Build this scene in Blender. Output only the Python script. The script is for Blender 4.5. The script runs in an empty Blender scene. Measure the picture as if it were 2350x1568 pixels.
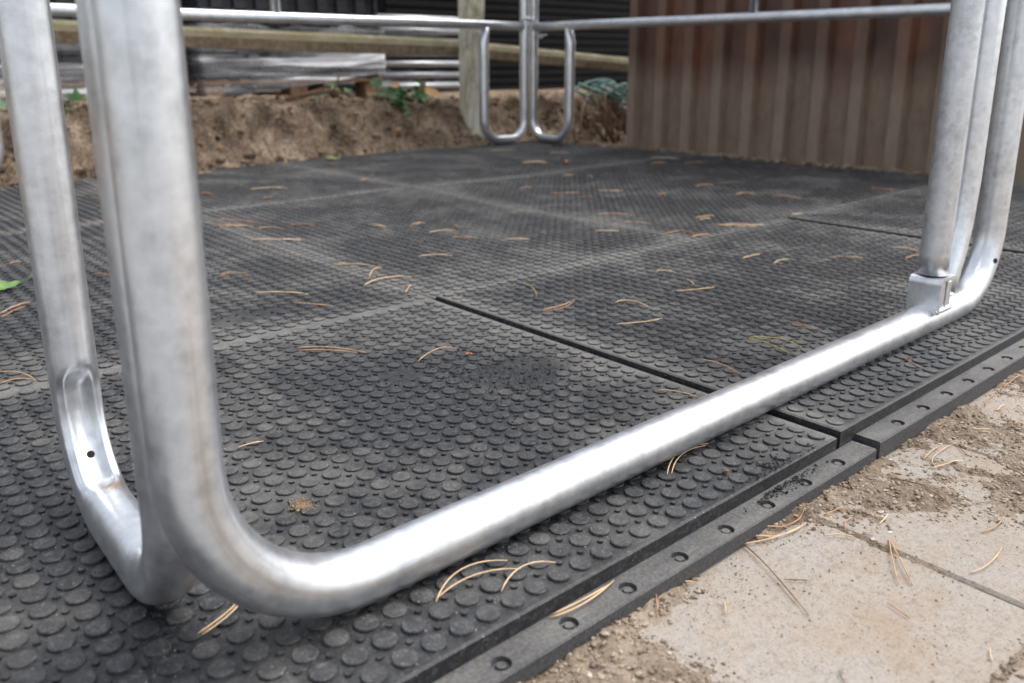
import bpy, math, random
import numpy as np
from mathutils import Vector, Matrix, noise
random.seed(7)
SC = bpy.context.scene
COL = SC.collection
R = math.radians

# ------------------------------------------------------------------ camera
cd = bpy.data.cameras.new('camera')
cam = bpy.data.objects.new('camera', cd)
COL.objects.link(cam)
SC.camera = cam
cam.location = (0, 0, 0.42)
cam.rotation_euler = (R(90 - 14.86), 0, -R(41.4))
cd.sensor_width = 23.5
cd.sensor_fit = 'HORIZONTAL'
cd.lens = 23.5 * 1948 / 2350
cd.shift_y = -125 / 2350
cd.clip_start = 0.02
cd.clip_end = 400
cd.dof.use_dof = True
cd.dof.focus_distance = 0.98
cd.dof.aperture_fstop = 3.6

# ------------------------------------------------------------------ sky and sun
SUN_EL, SUN_AZ = 60, -24        # azimuth: direction the light comes from, degrees from +X in the plan
w = bpy.data.worlds.new('World')
SC.world = w
w.use_nodes = True
nt = w.node_tree
bg = nt.nodes['Background']
sky = nt.nodes.new('ShaderNodeTexSky')
sky.sky_type = 'NISHITA'
sky.sun_disc = False
sky.sun_elevation = R(SUN_EL)
sky.sun_rotation = R(90 - SUN_AZ)
sky.air_density = 1.0
sky.dust_density = 3.0
sky.ozone_density = 1.0
hs = nt.nodes.new('ShaderNodeHueSaturation')
hs.inputs['Saturation'].default_value = 0.34
nt.links.new(sky.outputs[0], hs.inputs['Color'])
nt.links.new(hs.outputs[0], bg.inputs[0])
bg.inputs[1].default_value = 0.15
sl = bpy.data.lights.new('sun', 'SUN')
sl.energy = 1.5
sl.angle = R(48)
sl.color = (1, 0.98, 0.955)
so = bpy.data.objects.new('sun', sl)
COL.objects.link(so)
d = Vector((math.cos(R(SUN_EL)) * math.cos(R(SUN_AZ)), math.cos(R(SUN_EL)) * math.sin(R(SUN_AZ)), math.sin(R(SUN_EL))))
so.rotation_euler = d.to_track_quat('Z', 'Y').to_euler()
so.location = d * 6
SC.view_settings.view_transform = 'Standard'
SC.view_settings.look = 'None'
SC.view_settings.gamma = 1
SC.view_settings.exposure = 1.05

# ------------------------------------------------------------------ helpers
def mesh(name, v, f, mat=None, smooth=False):
    me = bpy.data.meshes.new(name)
    me.from_pydata([tuple(p) for p in v], [], f)
    me.update()
    if mat is not None:
        me.materials.append(mat)
    if smooth:
        me.shade_smooth()
    return me

def link(name, me, parent=None, loc=None, rot=None):
    o = bpy.data.objects.new(name, me)
    COL.objects.link(o)
    if parent is not None:
        o.parent = parent
        # children keep world coordinates of their mesh
        o.matrix_parent_inverse = Matrix.Translation(-parent.location)
    if loc is not None:
        o.location = loc
    if rot is not None:
        o.rotation_euler = rot
    return o

def tag(o, label=None, cat=None, group=None, kind=None):
    if label: o['label'] = label
    if cat: o['category'] = cat
    if group: o['group'] = group
    if kind: o['kind'] = kind
    return o

def empty(name, loc, label, cat, group=None):
    o = bpy.data.objects.new(name, None)
    o.empty_display_size = 0.05
    COL.objects.link(o)
    o.location = loc
    return tag(o, label, cat, group)

class MB:
    def __init__(self): self.v = []; self.f = []; self.tube = {}
    def add(self, v, f):
        n = len(self.v)
        self.v += [tuple(p) for p in v]
        self.f += [tuple(i + n for i in q) for q in f]
        return self
    def box(self, a, b, M=None, bev=0.0):
        x0, y0, z0 = a; x1, y1, z1 = b
        if bev <= 0:
            v = [(x, y, z) for z in (z0, z1) for (x, y) in ((x0, y0), (x1, y0), (x1, y1), (x0, y1))]
            f = [(3, 2, 1, 0), (4, 5, 6, 7), (0, 1, 5, 4), (1, 2, 6, 5), (2, 3, 7, 6), (3, 0, 4, 7)]
        else:
            t = bev
            rings = []
            for (z, k) in ((z0, t), (z0 + t, 0), (z1 - t, 0), (z1, t)):
                c = t
                r = []
                xa, xb, ya, yb = x0 + k, x1 - k, y0 + k, y1 - k
                r = [(xa + c, ya, z), (xb - c, ya, z), (xb, ya + c, z), (xb, yb - c, z), (xb - c, yb, z), (xa + c, yb, z), (xa, yb - c, z), (xa, ya + c, z)]
                rings.append(r)
            v = [p for r in rings for p in r]
            f = [tuple(range(7, -1, -1)), tuple(range(24, 32))]
            for k in range(3):
                for i in range(8):
                    j = (i + 1) % 8
                    f.append((k * 8 + i, k * 8 + j, k * 8 + 8 + j, k * 8 + 8 + i))
        if M is not None: v = [M @ Vector(p) for p in v]
        return self.add(v, f)
    def sweep(self, path, ra, rb=None, n=24, ref=(0, 0, 1), cap=True, power=2.0, closed=False):
        P = [Vector(p) for p in path]
        m = len(P)
        if not isinstance(ra, (list, tuple)): ra = [ra] * m
        if rb is None: rb = ra
        if not isinstance(rb, (list, tuple)): rb = [rb] * m
        nrm = None; V = []; base = len(self.v); run = 0.0
        for i in range(m):
            if closed: t = (P[(i + 1) % m] - P[i - 1]).normalized()
            else: t = (P[min(i + 1, m - 1)] - P[max(i - 1, 0)]).normalized()
            if nrm is None:
                r = Vector(ref)
                if abs(r.dot(t)) > 0.95: r = Vector((0, 1, 0)) if abs(t.y) < 0.9 else Vector((1, 0, 0))
                nrm = (r - t * r.dot(t)).normalized()
            else:
                nrm = (nrm - t * nrm.dot(t)).normalized()
            b = t.cross(nrm)
            if i: run += (P[i] - P[i - 1]).length
            for k in range(n):
                a = 2 * math.pi * k / n
                c, s = math.cos(a), math.sin(a)
                e = 2.0 / power
                x = math.copysign(abs(c) ** e, c) * ra[i]
                y = math.copysign(abs(s) ** e, s) * rb[i]
                V.append(P[i] + nrm * x + b * y)
                self.tube[base + i * n + k] = (ra[i] * c + base * 0.37, ra[i] * s, run)
        F = []
        for i in range(m if closed else m - 1):
            for k in range(n):
                k2 = (k + 1) % n
                i2 = (i + 1) % m
                F.append((i * n + k, i * n + k2, i2 * n + k2, i2 * n + k))
        if cap and not closed:
            F.append(tuple(range(n - 1, -1, -1)))
            F.append(tuple((m - 1) * n + k for k in range(n)))
        return self.add(V, F)
    def build(self, name, mat, parent=None, smooth=False):
        o = link(name, mesh(name, self.v, self.f, mat, False), parent)
        if self.tube:
            at = o.data.attributes.new('tube', 'FLOAT_VECTOR', 'POINT')
            buf = np.zeros(len(self.v) * 3)
            for i, q in self.tube.items(): buf[i * 3:i * 3 + 3] = q
            at.data.foreach_set('vector', buf)
        if smooth:
            for p in o.data.polygons: p.use_smooth = len(p.vertices) <= 4
        return o

def arc(c, a, b, n=10):
    """quarter bend: from c+a to c+b about centre c (a, b perpendicular)"""
    c, a, b = Vector(c), Vector(a), Vector(b)
    return [c + a * math.cos(t * math.pi / 2 / n) + b * math.sin(t * math.pi / 2 / n) for t in range(n + 1)]

def dense(path, step=0.02):
    out = [Vector(path[0])]
    for p in path[1:]:
        p = Vector(p); q = out[-1]; L = (p - q).length
        k = max(1, int(L / step))
        for i in range(1, k + 1): out.append(q.lerp(p, i / k))
    return out

def fbm(x, y, z=0.0, o=4):
    s, a, f = 0, 1, 1
    for _ in range(o):
        s += a * noise.noise((x * f, y * f, z)); a *= 0.5; f *= 2.03
    return s

def sstep(a, b, x):
    t = min(1, max(0, (x - a) / (b - a)))
    return t * t * (3 - 2 * t)

# ------------------------------------------------------------------ materials
def new_mat(name):
    m = bpy.data.materials.new(name); m.use_nodes = True
    t = m.node_tree
    return m, t, t.nodes['Principled BSDF']

class NT:
    def __init__(self, t): self.t = t
    def n(self, kind, **kw):
        o = self.t.nodes.new('ShaderNode' + kind)
        for k, v in kw.items(): setattr(o, k, v)
        return o
    def l(self, a, b): self.t.links.new(a, b)
    def math(self, op, a, b=None, c=None, clamp=False):
        o = self.n('Math', operation=op); o.use_clamp = clamp
        for i, x in enumerate((a, b, c)):
            if x is None: continue
            if isinstance(x, (int, float)): o.inputs[i].default_value = x
            else: self.l(x, o.inputs[i])
        return o.outputs[0]
    def pos(self): return self.n('NewGeometry').outputs['Position']
    def noise(self, vec, scale, detail=4, rough=0.55, stretch=None):
        if stretch is not None:
            mp = self.n('Mapping'); mp.inputs['Scale'].default_value = stretch
            self.l(vec, mp.inputs['Vector']); vec = mp.outputs[0]
        o = self.n('TexNoise'); o.inputs['Scale'].default_value = scale
        o.inputs['Detail'].default_value = detail; o.inputs['Roughness'].default_value = rough
        self.l(vec, o.inputs['Vector'])
        return o.outputs['Fac']
    def ramp(self, fac, stops, interp='LINEAR'):
        o = self.n('ValToRGB'); r = o.color_ramp; r.interpolation = interp
        while len(r.elements) < len(stops): r.elements.new(0.5)
        for e, (p, c) in zip(r.elements, stops):
            e.position = p
            e.color = (c, c, c, 1) if isinstance(c, (int, float)) else (*c, 1)
        self.l(fac, o.inputs[0])
        return o.outputs[0]
    def mix(self, fac, a, b):
        o = self.n('Mix', data_type='RGBA')
        for i, x in ((0, fac), (6, a), (7, b)):
            if isinstance(x, (int, float)): o.inputs[i].default_value = x
            elif isinstance(x, tuple): o.inputs[i].default_value = (*x, 1)
            else: self.l(x, o.inputs[i])
        return o.outputs[2]
    def bump(self, h, dist, strength=1.0, normal=None):
        o = self.n('Bump'); o.inputs['Distance'].default_value = dist; o.inputs['Strength'].default_value = strength
        self.l(h, o.inputs['Height'])
        if normal is not None: self.l(normal, o.inputs['Normal'])
        return o.outputs[0]

def simple(name, c, rough=0.7, var=0.3, scale=30, bump=0.0, metallic=0, spec=0.5, stretch=None):
    m, t, b = new_mat(name); N = NT(t)
    f = N.noise(N.pos(), scale, 5, 0.6, stretch)
    lo = tuple(x * (1 - var) for x in c); hi = tuple(min(1, x * (1 + var)) for x in c)
    N.l(N.ramp(f, [(0.3, lo), (0.7, hi)]), b.inputs['Base Color'])
    b.inputs['Roughness'].default_value = rough
    b.inputs['Metallic'].default_value = metallic
    b.inputs['Specular IOR Level'].default_value = spec
    if bump: N.l(N.bump(f, bump), b.inputs['Normal'])
    return m

RUST = (0.189, 0.762, 0.050)
def zinc(name, tint=(0.66, 0.67, 0.68), r0=0.26, r1=0.5):
    """hot-dip galvanised tube: mottled zinc bloom, dust runs, fine pits"""
    m, t, b = new_mat(name); N = NT(t); P = N.pos()
    big = N.noise(P, 14, 5, 0.6)
    ta = N.n('Attribute'); ta.attribute_name = 'tube'; TV = ta.outputs['Vector']
    runs = N.noise(TV, 60, 4, 0.6, (1, 1, 0.10))
    fine = N.noise(P, 380, 3, 0.6)
    vor = N.n('TexVoronoi'); vor.inputs['Scale'].default_value = 110; N.l(P, vor.inputs['Vector'])
    spang = vor.outputs['Distance']
    vc = N.n('SeparateColor'); N.l(vor.outputs['Color'], vc.inputs[0])
    mottle = N.math('ADD', N.math('MULTIPLY', big, 0.55), N.math('ADD', N.math('MULTIPLY', runs, 0.3), N.math('MULTIPLY', spang, 0.12)))
    m2 = N.noise(P, 42, 6, 0.7)
    mottle = N.math('ADD', N.math('MULTIPLY', mottle, 0.6), N.math('MULTIPLY', m2, 0.4))
    col = N.ramp(mottle, [(0.37, tuple(c * 0.72 for c in tint)), (0.49, tint), (0.60, tuple(min(1, c * 1.16) for c in tint))])
    col = N.mix(N.math('MULTIPLY', vc.outputs[0], 0.24), col, (0.95, 0.96, 0.98))
    streak = N.ramp(N.noise(TV, 130, 3, 0.5, (1, 1, 0.012)), [(0.36, 1.0), (0.42, 0.0)])
    col = N.mix(N.math('MULTIPLY', streak, 0.22), col, (0.40, 0.41, 0.43))
    # dull carbonate specks and a little brown dust
    spk = N.ramp(N.noise(P, 150, 2, 0.5), [(0.68, 0.0), (0.76, 1.0)])
    dust = N.ramp(N.noise(P, 9, 3, 0.55), [(0.54, 0.0), (0.8, 0.16)])
    col = N.mix(dust, col, (0.42, 0.38, 0.33))
    # one rust stain on the near foot, below its drain hole
    vd = N.n('VectorMath', operation='DISTANCE'); N.l(P, vd.inputs[0]); vd.inputs[1].default_value = RUST
    rs = N.ramp(N.math('ADD', vd.outputs['Value'], N.math('MULTIPLY', N.math('SUBTRACT', N.noise(P, 160, 4, 0.7), 0.5), 0.02)), [(0.004, 0.75), (0.014, 0.0)])
    col = N.mix(rs, col, (0.36, 0.22, 0.11))
    N.l(col, b.inputs['Base Color'])
    b.inputs['Metallic'].default_value = 0.92
    rr = N.ramp(mottle, [(0.38, (r0 + r1) * 0.46), (0.60, (r0 + r1) * 0.53)])
    N.l(N.math('ADD', rr, N.math('MULTIPLY', dust, 0.3)), b.inputs['Roughness'])
    N.l(N.bump(fine, 0.0004, 0.06, N.bump(big, 0.002, 0.10)), b.inputs['Normal'])
    return m

def rubber(name, k=1.0):
    m, t, b = new_mat(name); N = NT(t); P = N.pos()
    sx = N.n('SeparateXYZ'); N.l(P, sx.inputs[0]); u, v, z = sx.outputs
    # dried mud collected along the joints between the mats
    second = N.math('GREATER_THAN', v, 1.22)
    d1 = N.math('ABSOLUTE', N.math('SUBTRACT', u, 0.885))
    useam = N.math('ADD', 2.075, N.math('MULTIPLY', second, -0.40))
    d2 = N.math('ABSOLUTE', N.math('SUBTRACT', u, useam))
    d3 = N.math('ABSOLUTE', N.math('SUBTRACT', v, 1.22))
    d4 = N.math('ABSOLUTE', N.math('SUBTRACT', v, 2.41))
    dm = N.math('MINIMUM', N.math('MINIMUM', d1, d2), N.math('MINIMUM', d3, d4))
    seam = N.ramp(dm, [(0.0, 1.0), (0.017, 0.95), (0.028, 0.45), (0.09, 0.0)])
    patch = N.noise(P, 4.2, 7, 0.68)
    dustf = N.math('ADD', N.math('MULTIPLY', seam, N.ramp(patch, [(0.3, 0.45), (0.6, 1.0)])), N.ramp(patch, [(0.48, 0.0), (0.63, 0.62)]), clamp=True)
    gn = N.n('NewGeometry'); sn = N.n('SeparateXYZ'); N.l(gn.outputs['Normal'], sn.inputs[0])
    dustf = N.math('MULTIPLY', dustf, N.ramp(sn.outputs[2], [(0.35, 0.06), (0.8, 1.0)]))
    fine = N.noise(P, 420, 4, 0.7)
    mid = N.noise(P, 60, 4, 0.6)
    if k > 1:
        # every stud is worn and scuffed to its own degree
        oi = N.n('ObjectInfo')
        rv = N.math('FRACT', N.math('ADD', gn.outputs['Random Per Island'], oi.outputs['Random']))
        dustf = N.math('ADD', dustf, N.math('MULTIPLY', N.math('MULTIPLY', rv, rv), N.ramp(patch, [(0.36, 0.06), (0.56, 0.42)])))
    dustf = N.math('MULTIPLY', dustf, N.ramp(mid, [(0.3, 0.45), (0.62, 1.0)]), clamp=True)
    scuf = N.noise(P, 130, 6, 0.75)
    base = N.ramp(N.math('ADD', N.math('MULTIPLY', fine, 0.45), N.math('MULTIPLY', scuf, 0.55)), [(0.36, (0.007 * k, 0.0072 * k, 0.0082 * k)), (0.5, (0.018 * k, 0.0186 * k, 0.0206 * k)), (0.64, (0.078 * k, 0.079 * k, 0.081 * k))])
    col = N.mix(dustf, base, N.ramp(fine, [(0.3, (0.085, 0.082, 0.076)), (0.7, (0.19, 0.183, 0.17))]))
    # dried dust packed on the bare margin along each joint
    core = N.math('MULTIPLY', N.ramp(dm, [(0.0, 0.4), (0.010, 0.3), (0.020, 0.0)]), N.ramp(sn.outputs[2], [(0.5, 0.0), (0.85, 1.0)]))
    col = N.mix(N.math('MULTIPLY', core, N.ramp(mid, [(0.25, 0.5), (0.6, 1.0)])), col, N.ramp(fine, [(0.3, (0.12, 0.115, 0.104)), (0.7, (0.22, 0.21, 0.192))]))
    # pale specks in the recycled rubber
    v2 = N.n('TexVoronoi'); v2.inputs['Scale'].default_value = 170; N.l(P, v2.inputs['Vector'])
    sp = N.math('MULTIPLY', N.math('LESS_THAN', v2.outputs['Distance'], 0.11), N.math('GREATER_THAN', N.noise(P, 33, 2), 0.56))
    col = N.mix(N.math('MULTIPLY', sp, 0.8), col, (0.33, 0.31, 0.28))
    N.l(col, b.inputs['Base Color'])
    N.l(N.ramp(dustf, [(0.0, 0.44), (0.6, 0.85)]), b.inputs['Roughness'])
    b.inputs['Specular IOR Level'].default_value = 0.42
    N.l(N.bump(fine, 0.0009, 0.7, N.bump(mid, 0.002, 0.4)), b.inputs['Normal'])
    return m

M = {}
M['zinc'] = zinc('galvanised_steel', (0.655, 0.675, 0.70), 0.28, 0.42)
M['zinc_dull'] = zinc('weathered_galvanised_steel', (0.52, 0.53, 0.55), 0.34, 0.55)
M['rubber'] = rubber('recycled_rubber')
M['stud'] = rubber('worn_stud_rubber', 1.35)
def ledge_mat():
    m, t, b = new_mat('worn_rubber_edge'); N = NT(t); P = N.pos()
    f = N.noise(P, 300, 5, 0.75); g = N.noise(P, 40, 5, 0.7, (0.35, 1, 1))
    c = N.ramp(f, [(0.34, (0.02, 0.02, 0.022)), (0.66, (0.075, 0.075, 0.077))])
    geo = N.n('NewGeometry'); sn = N.n('SeparateXYZ'); N.l(geo.outputs['Normal'], sn.inputs[0])
    up = N.ramp(sn.outputs[2], [(0.5, 0.15), (0.9, 1.0)])
    c = N.mix(N.math('MULTIPLY', N.ramp(g, [(0.35, 0.25), (0.62, 0.95)]), up), c, N.ramp(f, [(0.3, (0.08, 0.076, 0.07)), (0.7, (0.19, 0.18, 0.165))]))
    N.l(c, b.inputs['Base Color']); b.inputs['Roughness'].default_value = 0.75
    N.l(N.bump(f, 0.0012, 0.7), b.inputs['Normal'])
    return m
M['ledge'] = ledge_mat()
M['crumb'] = simple('rubber_crumb', (0.022, 0.022, 0.024), 0.85, 0.4, 300)
M['hole'] = simple('hole_gap_shade', (0.004, 0.004, 0.004), 0.9, 0.1)
M['rustspot'] = simple('rust_stain', (0.30, 0.17, 0.08), 0.8, 0.3, 200)

def slab_mat():
    m, t, b = new_mat('concrete_slab'); N = NT(t); P = N.pos()
    a = N.noise(P, 7, 6, 0.6); f = N.noise(P, 260, 4, 0.7); g = N.noise(P, 55, 4, 0.6)
    col = N.ramp(a, [(0.3, (0.295, 0.253, 0.208)), (0.5, (0.33, 0.29, 0.248)), (0.7, (0.325, 0.302, 0.275))])
    col = N.mix(N.ramp(f, [(0.30, 0.5), (0.45, 0.0)]), col, (0.20, 0.165, 0.13))
    col = N.mix(N.ramp(g, [(0.5, 0.0), (0.8, 0.45)]), col, (0.30, 0.235, 0.17))
    col = N.mix(N.ramp(N.noise(P, 11, 7, 0.72), [(0.48, 0.0), (0.66, 0.75)]), col, (0.30, 0.225, 0.155))
    col = N.mix(N.ramp(N.noise(P, 120, 5, 0.8), [(0.50, 0.0), (0.68, 0.7)]), col, (0.19, 0.15, 0.11))
    col = N.mix(N.ramp(N.noise(P, 500, 3, 0.7), [(0.34, 0.6), (0.44, 0.0)]), col, (0.12, 0.095, 0.07))
    N.l(col, b.inputs['Base Color']); b.inputs['Roughness'].default_value = 0.92
    N.l(N.bump(f, 0.0012, 0.8, N.bump(g, 0.003, 0.4)), b.inputs['Normal'])
    return m
M['slab'] = slab_mat()

def soil_mat(name, c0, c1, c2, s=1.0, yard=False):
    m, t, b = new_mat(name); N = NT(t); P = N.pos()
    a = N.noise(P, 12 * s, 6, 0.65); f = N.noise(P, 170 * s, 5, 0.75)
    x = N.math('ADD', N.math('MULTIPLY', a, 0.5), N.math('MULTIPLY', f, 0.5))
    col = N.ramp(x, [(0.40, c0), (0.5, c1), (0.61, c2)])
    if yard:
        sx = N.n('SeparateXYZ'); N.l(P, sx.inputs[0])
        col = N.mix(N.ramp(N.math('MULTIPLY', sx.outputs[1], 0.1), [(0.30, 0.0), (0.315, 1.0)]), N.ramp(x, [(0.35, (0.22, 0.21, 0.20)), (0.65, (0.36, 0.35, 0.335))]), col)
    N.l(col, b.inputs['Base Color'])
    b.inputs['Roughness'].default_value = 0.95
    b.inputs['Specular IOR Level'].default_value = 0.2
    N.l(N.bump(f, 0.003 / s, 0.9), b.inputs['Normal'])
    return m
M['soil'] = soil_mat('sandy_soil', (0.12, 0.088, 0.062), (0.22, 0.17, 0.125), (0.33, 0.27, 0.205))
M['bank'] = soil_mat('earth_bank', (0.042, 0.030, 0.021), (0.165, 0.120, 0.083), (0.37, 0.285, 0.205), 0.6, True)

def crumb_mat():
    m, t, b = new_mat('soil_crumbs'); N = NT(t)
    g = N.n('NewGeometry')
    N.l(N.ramp(g.outputs['Random Per Island'], [(0.0, (0.14, 0.10, 0.07)), (0.4, (0.235, 0.18, 0.13)), (0.8, (0.34, 0.27, 0.20)), (0.985, (0.38, 0.31, 0.24)), (1.0, (0.65, 0.60, 0.54))]), b.inputs['Base Color'])
    b.inputs['Roughness'].default_value = 0.9
    return m
M['crumbs'] = crumb_mat()

def needle_mat(name, a, c):
    m, t, b = new_mat(name); N = NT(t)
    oi = N.n('ObjectInfo')
    f = N.math('ADD', N.math('MULTIPLY', oi.outputs['Random'], 0.6), N.math('MULTIPLY', N.noise(N.pos(), 90, 3), 0.4))
    N.l(N.ramp(f, [(0.2, a), (0.8, c)]), b.inputs['Base Color'])
    b.inputs['Roughness'].default_value = 0.55
    return m
M['needle'] = needle_mat('dry_pine_needle', (0.36, 0.17, 0.08), (0.70, 0.50, 0.30))
M['needle_g'] = needle_mat('yellow_green_needle', (0.36, 0.29, 0.07), (0.45, 0.36, 0.12))
M['needle_d'] = needle_mat('brown_needle', (0.17, 0.085, 0.045), (0.34, 0.20, 0.11))

def container_mat():
    m, t, b = new_mat('dusty_painted_steel'); N = NT(t); P = N.pos()
    sx = N.n('SeparateXYZ'); N.l(P, sx.inputs[0]); z = sx.outputs[2]
    n1 = N.noise(P, 5, 5, 0.6, (1, 1, 0.35)); n2 = N.noise(P, 40, 5, 0.65, (1, 1, 0.3)); n3 = N.noise(P, 18, 4, 0.6)
    paint = N.ramp(n1, [(0.35, (0.085, 0.045, 0.032)), (0.52, (0.145, 0.068, 0.042)), (0.70, (0.25, 0.10, 0.05))])
    # mud splashed up from the ground: ragged upper limit about 0.35 m up
    lim = N.math('ADD', z, N.math('MULTIPLY', N.math('SUBTRACT', n1, 0.5), 0.30))
    mud = N.ramp(lim, [(0.30, 1.0), (0.46, 0.0)])
    dark = N.math('MULTIPLY', N.ramp(lim, [(0.30, 0.0), (0.40, 1.0)]), N.ramp(lim, [(0.46, 1.0), (0.56, 0.0)]))
    paint = N.mix(N.math('MULTIPLY', dark, 0.4), paint, (0.055, 0.035, 0.028))
    mudc = N.ramp(n2, [(0.3, (0.20, 0.145, 0.10)), (0.7, (0.27, 0.20, 0.145))])
    ridge = N.ramp(N.math('SUBTRACT', sx.outputs[0], 3.385), [(0.004, 1.0), (0.012, 0.0)])  # proud faces paler: dust, plus the light they catch, put into the colour
    mudc = N.mix(N.math('MULTIPLY', ridge, 0.4), mudc, (0.27, 0.215, 0.16))
    paint = N.mix(N.math('MULTIPLY', ridge, 0.3), paint, (0.20, 0.14, 0.10))
    col = N.mix(N.math('MULTIPLY', mud, N.ramp(n3, [(0.25, 0.7), (0.5, 1.0)])), paint, mudc)
    N.l(col, b.inputs['Base Color'])
    N.l(N.ramp(mud, [(0.0, 0.5), (1.0, 0.9)]), b.inputs['Roughness'])
    N.l(N.bump(n2, 0.002, 0.5), b.inputs['Normal'])
    return m
M['container'] = container_mat()
M['black_steel'] = simple('black_cladding', (0.0045, 0.0045, 0.005), 0.75, 0.3, 6, spec=0.15)

def timber_mat():
    m, t, b = new_mat('mossy_timber'); N = NT(t); P = N.pos()
    g = N.noise(P, 40, 5, 0.6); a = N.noise(P, 7, 5, 0.6)
    base = N.ramp(g, [(0.3, (0.10, 0.072, 0.045)), (0.7, (0.24, 0.18, 0.115))])
    geo = N.n('NewGeometry'); sn = N.n('SeparateXYZ'); N.l(geo.outputs['Normal'], sn.inputs[0])
    up = N.ramp(sn.outputs[2], [(0.15, 0.0), (0.45, 1.0)])
    lichen = N.mix(N.ramp(g, [(0.4, 0.0), (0.6, 0.8)]), N.ramp(a, [(0.35, (0.14, 0.14, 0.06)), (0.6, (0.28, 0.265, 0.18))]), (0.15, 0.125, 0.075))
    N.l(N.mix(N.math('MULTIPLY', up, 0.9), base, lichen), b.inputs['Base Color'])
    b.inputs['Roughness'].default_value = 0.95
    N.l(N.bump(g, 0.004, 0.7), b.inputs['Normal'])
    return m
M['timber'] = timber_mat()
def post_mat():
    m, t, b = new_mat('lichen_timber'); N = NT(t); P = N.pos()
    g = N.noise(P, 30, 5, 0.65, (1, 1, 0.25)); a = N.noise(P, 9, 5, 0.6)
    c = N.ramp(g, [(0.3, (0.28, 0.23, 0.15)), (0.46, (0.56, 0.51, 0.40)), (0.64, (0.74, 0.71, 0.62))])
    c = N.mix(N.ramp(a, [(0.5, 0.0), (0.66, 0.8)]), c, (0.20, 0.18, 0.06))
    N.l(c, b.inputs['Base Color']); b.inputs['Roughness'].default_value = 0.95
    N.l(N.bump(g, 0.004, 0.7), b.inputs['Normal'])
    return m
M['post'] = post_mat()
M['pallet'] = simple('pallet_wood', (0.20, 0.12, 0.07), 0.85, 0.35, 40)
M['stackrubber'] = simple('stacked_rubber', (0.022, 0.022, 0.027), 0.42, 0.3, 40, 0.002)
def film_mat():
    m, t, b = new_mat('stretch_film'); N = NT(t)
    b.inputs['Base Color'].default_value = (0.86, 0.87, 0.9, 1)
    b.inputs['Roughness'].default_value = 0.11
    b.inputs['IOR'].default_value = 1.5
    n = N.noise(N.pos(), 5, 5, 0.6, (0.22, 0.22, 4.0))
    N.l(N.ramp(n, [(0.42, 0.05), (0.56, 0.25), (0.64, 0.9)]), b.inputs['Alpha'])  # pale, more opaque streaks paint the white glints on the film
    n2 = N.noise(N.pos(), 9, 4, 0.6, (0.16, 0.16, 4))
    N.l(N.bump(n2, 0.02, 0.8), b.inputs['Normal'])
    return m
M['film'] = film_mat()
M['ivy'] = simple('ivy_leaf', (0.06, 0.13, 0.04), 0.4, 0.5, 20)
M['ivystem'] = simple('ivy_stem', (0.16, 0.10, 0.06), 0.8, 0.3, 40)
M['dryleaf'] = simple('dry_leaf', (0.50, 0.30, 0.13), 0.7, 0.3, 30)
M['orangeleaf'] = simple('orange_leaf', (0.45, 0.15, 0.05), 0.7, 0.3, 60)
M['greenleaf'] = simple('fresh_leaf', (0.13, 0.23, 0.055), 0.5, 0.35, 60)
M['rope'] = simple('turquoise_rope', (0.19, 0.30, 0.265), 0.85, 0.4, 120)
M['hedge'] = simple('dark_foliage', (0.035, 0.055, 0.018), 0.6, 0.6, 3)
M['straw'] = simple('dry_roots', (0.22, 0.155, 0.10), 0.9, 0.6, 9)
M['zinc_old'] = zinc('old_galvanised_steel', (0.34, 0.35, 0.365), 0.4, 0.6)
M['litter'] = needle_mat('leaf_litter', (0.22, 0.12, 0.06), (0.45, 0.28, 0.14))
M['twig'] = simple('twig_bark', (0.15, 0.085, 0.05), 0.9, 0.3, 60)
M['sand'] = soil_mat('dry_sand', (0.26, 0.17, 0.10), (0.42, 0.30, 0.18), (0.55, 0.42, 0.28))

# ------------------------------------------------------------------ ground
GZ, ST = -0.041, 0.0027
def bankh(u, v):
    """height of the terrace above the yard behind the pen"""
    vv = v + 0.05 * fbm(u * 1.7, v * 1.7, 3.1, 3)
    top = 0.285 - 0.05 * sstep(2.2, 3.0, u) + 0.02 * fbm(u * 1.5, v * 1.5, 9.0, 2)
    h = sstep(3.36 + 0.06 * sstep(1.6, 2.9, u), 3.66 + 0.12 * sstep(2.6, 3.3, u), vv) * top
    h *= 1 - sstep(3.3, 3.5, u) * (1 - sstep(2.95, 3.3, v))
    if 3.2 < v < 4.4 and -1 < u < 5:
        k = sstep(0.02, 0.1, h) * (1 - 0.6 * sstep(0.24, 0.30, h))
        h += k * (0.040 * fbm(u * 8, v * 8, 1.0, 4) + 0.030 * fbm(u * 24, v * 22, 5.0, 3) - 0.03 * max(0, fbm(u * 15, v * 15, 8.0, 2) - 0.35))
    return h
us = [-80, -40, -20, -10, -5, -3, -2] + [-1 + 0.05 * i for i in range(26)] + [0.3 + 0.0125 * i for i in range(305)] + [4.15, 4.3, 4.6, 4.82] + [5, 5.5, 6.5, 8, 12, 20, 40, 80]
vs = [-80, -40, -20, -10, -5, -3, -2, -1, 0, 1, 2, 2.6, 2.9] + [3.1 + 0.0125 * i for i in range(97)] + [4.4, 4.7, 5.2, 6, 7, 9, 12, 20, 40, 80]
gv = [(u, v, GZ + bankh(u, v) * (1 if v < 3.2 or v > 3.2 else 1)) for v in vs for u in us]
nu = len(us)
gf = [(j * nu + i, j * nu + i + 1, (j + 1) * nu + i + 1, (j + 1) * nu + i) for j in range(len(vs) - 1) for i in range(nu - 1)]
tag(link('ground', mesh('ground', gv, gf, M['bank'], True)), kind='structure')

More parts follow.
